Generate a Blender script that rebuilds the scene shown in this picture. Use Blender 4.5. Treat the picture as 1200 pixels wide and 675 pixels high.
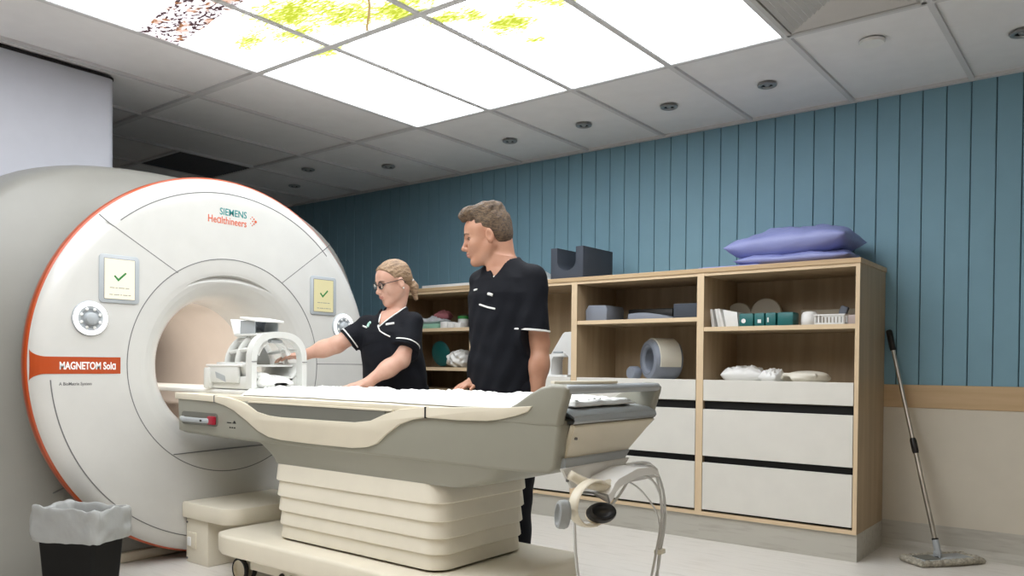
import bpy, bmesh, math, random
import numpy as np
from mathutils import Vector, Matrix, noise as mnoise
random.seed(7)
rng = np.random.default_rng(5)
scn = bpy.context.scene
COL = scn.collection
for o in list(bpy.data.objects): bpy.data.objects.remove(o)

# ------------------------------------------------------------------ camera
yaw, pitch, roll = 0.661397, -0.0129397, 0.0096402
cam_d = bpy.data.cameras.new('camera'); cam = bpy.data.objects.new('camera', cam_d); COL.objects.link(cam)
F_ = Vector((-math.sin(yaw)*math.cos(pitch), math.cos(yaw)*math.cos(pitch), math.sin(pitch)))
R0 = Vector((math.cos(yaw), math.sin(yaw), 0)); U0 = R0.cross(F_)
R_ = R0*math.cos(roll)+U0*math.sin(roll); U_ = R_.cross(F_)
cam.matrix_world = Matrix(((R_.x,U_.x,-F_.x,0),(R_.y,U_.y,-F_.y,0),(R_.z,U_.z,-F_.z,1.0),(0,0,0,1)))
cam_d.sensor_width = 36; cam_d.lens = 934.7/1200*36
cam_d.shift_y = (439.9-337.5)/1200
cam_d.clip_start = .05; cam_d.clip_end = 60
scn.camera = cam
# ------------------------------------------------------------------ view, world, lights
scn.view_settings.view_transform = 'Standard'; scn.view_settings.look = 'None'
scn.view_settings.gamma = 1; scn.view_settings.use_curve_mapping = False
scn.view_settings.exposure = 0.0
w = bpy.data.worlds.new('world'); scn.world = w; w.use_nodes = True
w.node_tree.nodes['Background'].inputs[0].default_value = (.5,.55,.6,1)
w.node_tree.nodes['Background'].inputs[1].default_value = 0.15
CEIL = 2.535; WALL = 4.855
PANEL = 5.8            # brightness of the backlit ceiling picture
def area(name, loc, rot, sx, sy, e, col, spread=180):
    l = bpy.data.lights.new(name, 'AREA'); l.shape = 'RECTANGLE'; l.size = sx; l.size_y = sy; l.energy = e; l.color = col
    l.spread = math.radians(spread)
    o = bpy.data.objects.new(name, l); COL.objects.link(o); o.location = loc; o.rotation_euler = rot; return o
WARM_FILLS = [(0.0,-.9),(-2.4,-.9),(1.2,1.5)]
for x, y in WARM_FILLS:      # warm fill lamps added out of view, behind and beside the camera
    area('troffer_light', (x, y, CEIL-.03), (0,0,0), .56, 1.16, 9, (1,.80,.55))
area('bore_light', (-4.45,2.4,1.300), (0,0,0), 1.0, .10, 4.0, (1,.93,.85))   # lamp strip inside the scanner tunnel

# ------------------------------------------------------------------ materials
MATS = {}
def srgb(c):
    if isinstance(c, str):
        c = [int(c[i:i+2],16)/255 for i in (0,2,4)]
        c = [x/12.92 if x <= .04045 else ((x+.055)/1.055)**2.4 for x in c]
    return (*c[:3], 1)
def mat(name, col, rough=.5, metal=0, spec=.5, emit=None, es=1, trans=0, alpha=1, coat=0, bump=None, mix=None, sss=0):
    """bump=(scale,strength[,stretch xyz]); mix=(colour2, scale, lo, hi, stretch) noise mottling of the base colour"""
    if name in MATS: return MATS[name]
    m = bpy.data.materials.new(name); m.use_nodes = True; nt = m.node_tree; b = nt.nodes['Principled BSDF']
    b.inputs['Base Color'].default_value = srgb(col); b.inputs['Roughness'].default_value = rough
    b.inputs['Metallic'].default_value = metal; b.inputs['Specular IOR Level'].default_value = spec
    b.inputs['Transmission Weight'].default_value = trans; b.inputs['Alpha'].default_value = alpha
    b.inputs['Coat Weight'].default_value = coat; b.inputs['Coat Roughness'].default_value = .15
    if sss: b.inputs['Subsurface Weight'].default_value = sss; b.inputs['Subsurface Radius'].default_value = (.012,.005,.003)
    if emit is not None:
        b.inputs['Emission Color'].default_value = srgb(emit); b.inputs['Emission Strength'].default_value = es
    def nz(scale, stretch, det=4):
        tc = nt.nodes.new('ShaderNodeTexCoord'); mp = nt.nodes.new('ShaderNodeMapping'); n = nt.nodes.new('ShaderNodeTexNoise')
        mp.inputs['Scale'].default_value = stretch; n.inputs['Scale'].default_value = scale; n.inputs['Detail'].default_value = det
        nt.links.new(tc.outputs['Object'], mp.inputs[0]); nt.links.new(mp.outputs[0], n.inputs['Vector']); return n
    # every surface carries a little procedural variation
    mx = mix or (None, 9, .3, .7, (1,1,1))
    n = nz(mx[1], mx[4]); rp = nt.nodes.new('ShaderNodeMapRange'); rp.inputs[1].default_value = mx[2]; rp.inputs[2].default_value = mx[3]
    nt.links.new(n.outputs[0], rp.inputs[0])
    mm = nt.nodes.new('ShaderNodeMix'); mm.data_type = 'RGBA'
    c = srgb(col); mm.inputs[6].default_value = c
    mm.inputs[7].default_value = srgb(mx[0]) if mx[0] is not None else (c[0]*.96, c[1]*.96, c[2]*.96, 1)
    nt.links.new(rp.outputs[0], mm.inputs[0]); nt.links.new(mm.outputs[2], b.inputs['Base Color'])
    if bump:
        n2 = nz(bump[0], bump[2] if len(bump) > 2 else (1,1,1)); bp = nt.nodes.new('ShaderNodeBump')
        bp.inputs['Strength'].default_value = bump[1]; bp.inputs['Distance'].default_value = .01
        nt.links.new(n2.outputs[0], bp.inputs['Height']); nt.links.new(bp.outputs[0], b.inputs['Normal'])
    MATS[name] = m; return m
M = dict(
 wall=mat('blue_wall_paint', (.20,.365,.455), .6, bump=(60,.06)),
 groove=mat('groove_shadow_gap', (.03,.06,.08), .8),
 lower=mat('cream_wall_vinyl', (.66,.61,.51), .45),
 plain=mat('plain_wall_paint', (.22,.21,.20), .7),
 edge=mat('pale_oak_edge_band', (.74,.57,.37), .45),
 wood=mat('pale_oak_laminate', (.46,.345,.215), .5, mix=((.38,.28,.17), 3.2, .35,.65,(6,6,.5)), bump=(30,.04,(6,6,.4))),  # body oak darkened to paint in the cabinets' interior shade; edge bands stay light
 woodh=mat('pale_oak_laminate_rail', (.60,.43,.25), .45, mix=((.52,.36,.20), 3.2, .35,.65,(.5,6,6))),
 drawer=mat('white_laminate', (.77,.75,.69), .4),
 dark=mat('black_gap', (.006,.006,.006), .7),
 vinyl=mat('speckled_vinyl', (.80,.765,.71), .20, mix=((.66,.63,.57), 14, .52,.85,(.35,3.0,1)), bump=(80,.02)),
 vinylw=mat('speckled_vinyl_skirting', (.52,.50,.44), .4, mix=((.40,.37,.32), 14, .50,.78,(.35,3.0,3.0))),
 ceil=mat('ceiling_tile', (.84,.84,.85), .85, bump=(140,.05)),
 tbar=mat('ceiling_grid_bar', (.66,.66,.67), .6),
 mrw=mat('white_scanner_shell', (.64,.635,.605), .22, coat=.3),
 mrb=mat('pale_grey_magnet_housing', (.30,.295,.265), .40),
 duct=mat('pale_duct_cover', (.50,.51,.56), .5),
 bore=mat('beige_bore_liner', (.70,.63,.57), .5),
 orange=mat('scanner_orange', (.46,.068,.012), .35, coat=.2),
 seam=mat('panel_seam_grey', (.16,.16,.16), .7),
 bezel=mat('grey_bezel', (.42,.45,.47), .35, coat=.2),
 green=mat('tick_green', (.03,.22,.05), .5),
 teal=mat('teal_plastic', (.012,.14,.14), .4),
 tealtxt=mat('teal_letters', (.01,.22,.22), .5),
 ortxt=mat('orange_letters', (.62,.10,.03), .5),
 white=mat('white_plastic', (.84,.84,.82), .35),
 whitel=mat('white_letters', (.9,.9,.88), .5),
 grey=mat('grey_side_panel', (.31,.305,.25), .42, coat=.1),
 greyd=mat('dark_recess_grey', (.17,.17,.145), .5),
 cream=mat('cream_trim', (.76,.70,.56), .35, coat=.15),
 creamb=mat('cream_bellows', (.84,.79,.66), .5),
 creamp=mat('cream_base_cover', (.80,.745,.61), .4),
 sheet=mat('white_cotton', (.86,.86,.83), .85, bump=(45,.25)),
 foam=mat('charcoal_foam', (.055,.065,.085), .75, bump=(90,.1)),
 foamm=mat('mid_grey_foam', (.16,.18,.22), .7, bump=(90,.1)),
 foaml=mat('blue_grey_foam', (.235,.26,.31), .6),
 purple=mat('lilac_pillow_vinyl', (.28,.31,.60), .42, bump=(9,.8)),
 black=mat('black_plastic', (.012,.012,.012), .4),
 rubber=mat('black_rubber', (.02,.02,.02), .7),
 steel=mat('brushed_aluminium', (.62,.60,.55), .3, metal=.9, mix=((.5,.48,.44),40,.4,.6,(1,1,.05))),
 mophead=mat('cotton_mop_strands', (.62,.58,.48), .9, mix=((.35,.32,.26),60,.35,.65,(1,1,1)), bump=(120,1.0)),
 cable=mat('pale_grey_cable', (.62,.62,.60), .4),
 padv=mat('grey_ear_pad', (.36,.38,.38), .5),
 red=mat('red_release_button', (.35,.01,.03), .4),
 skin=mat('light_skin', (.62,.375,.285), .5, sss=.06, mix=((.56,.30,.215), 14,.35,.7,(1,1,1))),
 skin2=mat('tanned_skin', (.50,.265,.175), .5, sss=.06, mix=((.44,.21,.13), 14,.35,.7,(1,1,1))),
 lip=mat('lips', (.50,.215,.165), .45),
 eye=mat('eye_white', (.75,.73,.70), .2), iris=mat('iris_dark', (.03,.025,.02), .2),
 brow=mat('brow_hair', (.13,.08,.05), .8),
 hairm=mat('brown_hair', (.17,.105,.055), .55, mix=((.06,.034,.018),30,.35,.65,(1,3,4)), bump=(70,1.0,(1,4,5))),
 hairw=mat('dark_blonde_hair', (.38,.25,.145), .5, mix=((.20,.12,.065),22,.35,.65,(4,1,4)), bump=(60,.8,(4,1,4))),
 navy=mat('navy_scrubs', (.0040,.0048,.0085), .8, spec=.22, bump=(12,.5)),
 pipe=mat('white_piping', (.8,.8,.78), .7),
 bag=mat('translucent_liner', (.40,.41,.40), .30, alpha=.9, bump=(9,.5)),
 bin=mat('black_bin_plastic', (.004,.004,.0035), .55, spec=.2),
 clear=mat('smoky_white_plastic', (.74,.75,.72), .22, coat=.4),
 mirror=mat('mirror_glass', (.55,.58,.66), .06, metal=.9),
 green2=mat('pale_green_box', (.30,.55,.42), .6), pink=mat('dusty_pink_cloth', (.45,.16,.18), .8),
 chrome=mat('nickel_rim', (.36,.36,.36), .3, metal=.7),
 ventg=mat('vent_grey_louvre', (.55,.54,.53), .55),
 blind=mat('dark_perforated_metal', (.10,.10,.11), .6),
 glass=mat('clear_lens', (.9,.92,.95), .05, trans=1),
)
# ------------------------------------------------------------------ object helpers
OFF = {}
def tag(o, label=None, cat=None, group=None, kind=None):
    if label: o['label'] = label
    if cat: o['category'] = cat
    if group: o['group'] = group
    if kind: o['kind'] = kind
    return o
def thing(name, loc, label, cat, group=None):
    o = bpy.data.objects.new(name, None); COL.objects.link(o); o.location = loc; o.empty_display_size = .05
    OFF[o] = Vector(loc); return tag(o, label, cat, group)
def link(name, me, m, parent=None, smooth=None):
    """mesh in world coordinates -> object, moved under its parent"""
    o = bpy.data.objects.new(name, me); COL.objects.link(o)
    for mm in (m if isinstance(m, (list,tuple)) else [m]): me.materials.append(mm)
    if parent is not None:
        off = OFF[parent]; me.transform(Matrix.Translation(-off)); o.parent = parent; OFF[o] = off
        if parent.type == 'MESH' and parent.location.length > 0 and parent.parent is None: pass
    else: OFF[o] = Vector((0,0,0))
    if smooth is not None:
        for p in me.polygons: p.use_smooth = True
        if smooth < 180: me.set_sharp_from_angle(angle=math.radians(smooth))
    return o
def rebase(o, loc):
    """give a top-level one-mesh thing an origin at its base"""
    loc = Vector(loc); o.data.transform(Matrix.Translation(-loc)); o.location = loc; OFF[o] = loc; return o
class B:
    def __init__(s): s.bm = bmesh.new()
    def box(s, x0,x1,y0,y1,z0,z1, bev=0, seg=2, rot=None, mi=0):
        r = bmesh.ops.create_cube(s.bm, size=1); vs = r['verts']
        c = Vector(((x0+x1)/2,(y0+y1)/2,(z0+z1)/2))
        for v in vs: v.co = Vector((v.co.x*(x1-x0), v.co.y*(y1-y0), v.co.z*(z1-z0)))
        es = list({e for v in vs for e in v.link_edges}); fs = list({f for v in vs for f in v.link_faces})
        if bev > 0:
            r = bmesh.ops.bevel(s.bm, geom=es, offset=bev, segments=seg, profile=.5, affect='EDGES')
            vs = list({v for f in r['faces'] for v in f.verts} | {v for v in vs if v.is_valid})
        for v in vs:
            if rot: v.co = rot @ v.co
            v.co += c
        if mi:
            for f in {f for v in vs for f in v.link_faces}: f.material_index = mi
        return s
    def prism(s, pts, axis, a, b, bev=0, seg=2):
        """extrude a closed 2D outline between a and b along axis (0 x,1 y,2 z)"""
        def P(u, v, t): return (t,u,v) if axis == 0 else (u,t,v) if axis == 1 else (u,v,t)
        va = [s.bm.verts.new(P(u,v,a)) for u, v in pts]; vb = [s.bm.verts.new(P(u,v,b)) for u, v in pts]
        fs = [s.bm.faces.new(va), s.bm.faces.new(vb)]
        n = len(pts)
        for i in range(n): fs.append(s.bm.faces.new((va[i],va[(i+1)%n],vb[(i+1)%n],vb[i])))
        bmesh.ops.recalc_face_normals(s.bm, faces=fs)
        if bev > 0:
            es = [e for e in set(fs[0].edges)|set(fs[1].edges)]
            bmesh.ops.bevel(s.bm, geom=es, offset=bev, segments=seg, profile=.5, affect='EDGES')
        return s
    def tube(s, pts, r, n=8, cap=True, flat=None):
        """round tube through points; r number or list; flat=(sx,sy,refvec) makes the section elliptical"""
        pts = [Vector(p) for p in pts]; R = r if isinstance(r,(list,tuple)) else [r]*len(pts)
        rings = []; up = None
        for i, p in enumerate(pts):
            t = (pts[min(i+1,len(pts)-1)]-pts[max(i-1,0)]).normalized()
            if flat: ref = Vector(flat[2]); up = (ref - t*ref.dot(t)).normalized()
            elif up is None:
                ref = Vector((0,0,1)) if abs(t.z) < .9 else Vector((1,0,0)); up = (ref-t*ref.dot(t)).normalized()
            else: up = (up-t*up.dot(t)).normalized()
            sd = t.cross(up); sx, sy = (flat[0],flat[1]) if flat else (1,1)
            rings.append([s.bm.verts.new(p+(up*math.cos(a)*sy+sd*math.sin(a)*sx)*R[i]) for a in [2*math.pi*k/n for k in range(n)]])
        for a, b in zip(rings, rings[1:]):
            for k in range(n): s.bm.faces.new((a[k],a[(k+1)%n],b[(k+1)%n],b[k]))
        if cap: s.bm.faces.new(rings[0][::-1]); s.bm.faces.new(rings[-1])
        return s
    def lathe(s, prof, c, axis=2, n=48, a0=0, a1=2*math.pi):
        """prof = [(r, t)]; t along axis; centre c"""
        full = abs(a1-a0-2*math.pi) < 1e-6; c = Vector(c); rings = []
        for r, t in prof:
            ring = []
            for k in range(n if full else n+1):
                a = a0+(a1-a0)*k/n; u, v = r*math.cos(a), r*math.sin(a)
                p = Vector((t,u,v)) if axis == 0 else Vector((u,t,v)) if axis == 1 else Vector((u,v,t))
                ring.append(s.bm.verts.new(c+p))
            rings.append(ring)
        m = len(rings[0])
        for a, b in zip(rings, rings[1:]):
            for k in range(m if full else m-1): s.bm.faces.new((a[k],a[(k+1)%m],b[(k+1)%m],b[k]))
        return s
    def fill(s):
        bmesh.ops.remove_doubles(s.bm, verts=s.bm.verts, dist=1e-6)
        bmesh.ops.holes_fill(s.bm, edges=[e for e in s.bm.edges if e.is_boundary]); return s
    def sph(s, c, r, n=16, sc=(1,1,1), rot=None):
        q = bmesh.ops.create_uvsphere(s.bm, u_segments=n, v_segments=max(6,n*2//3), radius=r)
        for v in q['verts']:
            v.co = Vector((v.co.x*sc[0],v.co.y*sc[1],v.co.z*sc[2]))
            if rot: v.co = rot @ v.co
            v.co += Vector(c)
        return s
    def cyl(s, a, b, r, n=20): return s.tube([a,b], r, n)
    def out(s, name, m, parent=None, smooth=None, recalc=True):
        if recalc: bmesh.ops.recalc_face_normals(s.bm, faces=s.bm.faces)
        me = bpy.data.meshes.new(name); s.bm.to_mesh(me); s.bm.free()
        return link(name, me, m, parent, smooth)
def struct(o): o['kind'] = 'structure'; return o
def copy_tree(o, parent=None):
    c = o.copy(); COL.objects.link(c); c.parent = parent
    for ch in o.children: copy_tree(ch, c)
    return c
def grid_mesh(P):
    """P[i][j] vectors -> BMesh-like mesh (open grid)"""
    b = B(); V = [[b.bm.verts.new(p) for p in row] for row in P]
    for i in range(len(V)-1):
        for j in range(len(V[0])-1): b.bm.faces.new((V[i][j],V[i+1][j],V[i+1][j+1],V[i][j+1]))
    return b
def smoothpath(pts, k=6):
    """Catmull-Rom through points"""
    p = [Vector(q) for q in pts]; p = [p[0]*2-p[1]]+p+[p[-1]*2-p[-2]]; out = []
    for i in range(1, len(p)-2):
        for j in range(k):
            t = j/k; a,b,c,d = p[i-1],p[i],p[i+1],p[i+2]
            out.append(.5*((2*b)+(c-a)*t+(2*a-5*b+4*c-d)*t*t+(3*b-a-3*c+d)*t**3))
    out.append(p[-2]); return out
def text(name, body, size, origin, right, up, m, parent, ext=.0008, bold=0, align='LEFT', cond=1):
    cu = bpy.data.curves.new(name, 'FONT'); cu.body = body; cu.size = size; cu.extrude = ext; cu.offset = bold; cu.align_x = align
    cu.resolution_u = 3
    o = bpy.data.objects.new(name, cu); COL.objects.link(o); bpy.context.view_layer.update()
    me = bpy.data.meshes.new_from_object(o); bpy.data.objects.remove(o)
    r, u = Vector(right).normalized(), Vector(up).normalized(); n = r.cross(u)
    me.transform(Matrix.Diagonal((cond,1,1,1)))
    me.transform(Matrix(((r.x,u.x,n.x,origin[0]),(r.y,u.y,n.y,origin[1]),(r.z,u.z,n.z,origin[2]),(0,0,0,1))))
    return link(name, me, m, parent)

# ------------------------------------------------------------------ implicit surfaces (bodies, clothes, soft things)
class SDF:
    def __init__(s, xs, ys, zs):
        s.ax = [np.asarray(a, np.float32) for a in (xs,ys,zs)]
        s.f = np.full([len(a) for a in s.ax], .2, np.float32)
    def reg(s, lo, hi, pad):
        sl = []
        for a, l, h in zip(s.ax, lo, hi):
            i = max(0, int(np.searchsorted(a, l-pad))-1); j = min(len(a), int(np.searchsorted(a, h+pad))+1); sl.append(slice(i, max(j,i+1)))
        sl = tuple(sl); g = np.meshgrid(s.ax[0][sl[0]], s.ax[1][sl[1]], s.ax[2][sl[2]], indexing='ij', sparse=True)
        return sl, g
    def comb(s, sl, d, k, op):
        a = s.f[sl]
        if op == 'add':
            h = np.clip(.5+.5*(d-a)/k, 0, 1); s.f[sl] = d*(1-h)+a*h-k*h*(1-h)
        elif op == 'sub':
            d = -d; h = np.clip(.5-.5*(d-a)/k, 0, 1); s.f[sl] = d*(1-h)+a*h+k*h*(1-h)
        return s
    def cap(s, a, b, ra, rb, k=.02, op='add'):
        a = np.array(a, np.float32); b = np.array(b, np.float32); r = max(ra,rb)
        sl, (X,Y,Z) = s.reg(np.minimum(a,b)-r, np.maximum(a,b)+r, k+.03)
        ab = b-a; L = float(ab@ab)+1e-12
        t = np.clip(((X-a[0])*ab[0]+(Y-a[1])*ab[1]+(Z-a[2])*ab[2])/L, 0, 1)
        d = np.sqrt((X-a[0]-t*ab[0])**2+(Y-a[1]-t*ab[1])**2+(Z-a[2]-t*ab[2])**2)-(ra+(rb-ra)*t)
        return s.comb(sl, d, k, op)
    def ell(s, c, r, k=.02, op='add', R=None):
        c = np.array(c, np.float32); m = max(r)
        sl, (X,Y,Z) = s.reg(c-m, c+m, k+.03); x, y, z = X-c[0], Y-c[1], Z-c[2]
        if R is not None: x, y, z = (R[0][0]*x+R[0][1]*y+R[0][2]*z, R[1][0]*x+R[1][1]*y+R[1][2]*z, R[2][0]*x+R[2][1]*y+R[2][2]*z)
        k0 = np.sqrt((x/r[0])**2+(y/r[1])**2+(z/r[2])**2); k1 = np.sqrt((x/r[0]**2)**2+(y/r[1]**2)**2+(z/r[2]**2)**2)+1e-9
        return s.comb(sl, k0*(k0-1)/k1, k, op)
    def loft(s, lv, ang, k=.02, op='add', n=2.0):
        """lv = [(z, cx, cy, a, b)] elliptical sections; a along direction ang, b across"""
        lv = np.array(lv, np.float32); z = lv[:,0]; m = lv[:,3:].max()
        sl, (X,Y,Z) = s.reg((lv[:,1].min()-m, lv[:,2].min()-m, z[0]), (lv[:,1].max()+m, lv[:,2].max()+m, z[-1]), k+.03)
        I = [np.interp(Z, z, lv[:,i]).astype(np.float32) for i in (1,2,3,4)]
        x, y = X-I[0], Y-I[1]; c, q = math.cos(ang), math.sin(ang); u, v = x*c+y*q, -x*q+y*c
        k0 = (np.abs(u/I[2])**n+np.abs(v/I[3])**n)**(1/n); k1 = np.sqrt((u/I[2]**2)**2+(v/I[3]**2)**2)+1e-6
        d = k0*(k0-1)/k1; d = np.maximum(d, np.maximum(z[0]-Z, Z-z[-1]))
        return s.comb(sl, d, k, op)
    def fn(s, f, op='cut'):
        """arbitrary function g(X,Y,Z): op cut -> keep g<0; disp -> add"""
        X,Y,Z = np.meshgrid(*s.ax, indexing='ij', sparse=True)
        g = f(X,Y,Z)
        if op == 'cut': s.f = np.maximum(s.f, g)
        else: s.f = s.f+g
        return s
    def mesh(s, name):
        f = s.f; neg = f < 0; nx, ny, nz = f.shape
        c = [neg[i:nx-1+i, j:ny-1+j, k:nz-1+k] for i in (0,1) for j in (0,1) for k in (0,1)]
        cnt = sum(a.astype(np.int8) for a in c); act = (cnt > 0)&(cnt < 8); idx = np.argwhere(act)
        ids = -np.ones(act.shape, np.int64); ids[act] = np.arange(len(idx))
        acc = np.zeros((len(idx),3)); num = np.zeros(len(idx))
        X = [s.ax[k] for k in range(3)]
        corners = [(i,j,k) for i in (0,1) for j in (0,1) for k in (0,1)]
        for a in corners:
            for d in range(3):
                if a[d]: continue
                b = list(a); b[d] = 1
                ia = idx+np.array(a); ib = idx+np.array(b); fa = f[tuple(ia.T)]; fb = f[tuple(ib.T)]
                m = (fa < 0) != (fb < 0); t = np.where(m, fa/(fa-fb+1e-20), 0)
                pa = np.stack([X[q][ia[:,q]] for q in range(3)],1); pb = np.stack([X[q][ib[:,q]] for q in range(3)],1)
                acc += np.where(m[:,None], pa+(pb-pa)*t[:,None], 0); num += m
        V = acc/num[:,None]; quads = []
        for d in range(3):
            o = [1,2] if d == 0 else [2,0] if d == 1 else [0,1]
            sa = [slice(1,-1)]*3; sa[d] = slice(0,-1); sb = list(sa); sb[d] = slice(1,None)
            A = neg[tuple(sa)]; Bn = neg[tuple(sb)]; e = np.argwhere(A != Bn); base = e.copy()
            for q in range(3):
                if q != d: base[:,q] += 1
            flip = A[tuple(e.T)]
            u = np.zeros(3,int); u[o[0]] = 1; v = np.zeros(3,int); v[o[1]] = 1
            q0 = ids[tuple((base-u-v).T)]; q1 = ids[tuple((base-v).T)]; q2 = ids[tuple(base.T)]; q3 = ids[tuple((base-u).T)]
            Q = np.stack([q0,q1,q2,q3],1); Q[~flip] = Q[~flip][:,::-1]; quads.append(Q)
        Q = np.concatenate(quads); Q = Q[(Q >= 0).all(1)]
        me = bpy.data.meshes.new(name); me.vertices.add(len(V)); me.vertices.foreach_set('co', V.astype(np.float32).ravel())
        me.loops.add(len(Q)*4); me.loops.foreach_set('vertex_index', Q.ravel().astype(np.int32))
        me.polygons.add(len(Q)); me.polygons.foreach_set('loop_start', (np.arange(len(Q))*4).astype(np.int32))
        me.polygons.foreach_set('loop_total', np.full(len(Q),4,np.int32)); me.update(calc_edges=True); me.validate()
        me.polygons.foreach_set('use_smooth', np.ones(len(me.polygons), bool))
        return me
def axis_zones(lo, hi, base, zones=()):
    out = [lo]
    while out[-1] < hi:
        st = base
        for a, b, q in zones:
            if a-1e-6 <= out[-1] < b: st = min(st, q)
        out.append(out[-1]+st)
    return np.array(out)
def add_smooth(o, it=4, fac=.5):
    m = o.modifiers.new('smooth','SMOOTH'); m.iterations = it; m.factor = fac; return o
# ================================================================== ROOM
XL, XR, YF = -7.3, 2.0, -3.0
struct(B().box(XL-.1,XR+.1,YF-.1,WALL+.2,-.1,0).out('floor', M['vinyl']))
# ceiling slab and its exposed grid
struct(B().box(XL-.1,XR+.1,YF-.1,WALL+.2,CEIL+.012,CEIL+.12).out('ceiling', M['ceil']))
b = B()
GX = [-.695-.6*k for k in range(-4,11)]; GY = [3.72-1.2*k for k in range(0,6)]
for x in GX: b.box(x-.013,x+.013,YF,WALL,CEIL-.003,CEIL+.012)
for y in GY: b.box(XL,XR,y-(.019 if abs(y-2.52)<.01 else .013),y+(.019 if abs(y-2.52)<.01 else .013),CEIL-.0035,CEIL+.012)
b.box(XL,XR,WALL-.03,WALL,CEIL-.004,CEIL+.012)
b.box(XL,-5.5,3.1-.011,3.1+.011,CEIL-.003,CEIL+.012)
struct(b.out('trim_1', M['tbar']))
# back wall: blue boards over an oak rail over cream vinyl
b = B(); x = -1.167+.117*27
while x > XL:
    b.box(x-.117+.0022, x-.0022, WALL-.002, WALL+.016, .91, CEIL+.01, bev=.0025, seg=1); x -= .117
struct(b.out('wall_back', M['wall']))
struct(B().box(XL,XR,WALL+.012,WALL+.1,.0,CEIL+.01).out('wall_back_core', M['groove']))
struct(B().box(XL,XR,WALL-.004,WALL+.013,.14,.80).out('wall_back_lower', M['lower']))
struct(B().box(XL,XR,WALL-.010,WALL+.013,.785,.912,bev=.003).out('trim_2', M['woodh']))
prof = [(WALL-.008,.150),(WALL+.01,.150),(WALL+.01,.0),(WALL-.055,.0),(WALL-.045,.004),(WALL-.028,.012),(WALL-.016,.026),(WALL-.010,.045)]
struct(B().prism(prof, 0, XL, XR).out('baseboard_back', M['vinylw']))
struct(B().box(XL-.1,XL,YF-.1,WALL+.1,0,CEIL+.01).out('wall_left', M['plain']))
struct(B().box(XR,XR+.1,YF-.1,WALL+.1,0,CEIL+.01).out('wall_right', M['plain']))
struct(B().box(XL-.1,XR+.1,YF-.1,YF,0,CEIL+.01).out('wall_front', M['plain']))

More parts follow.
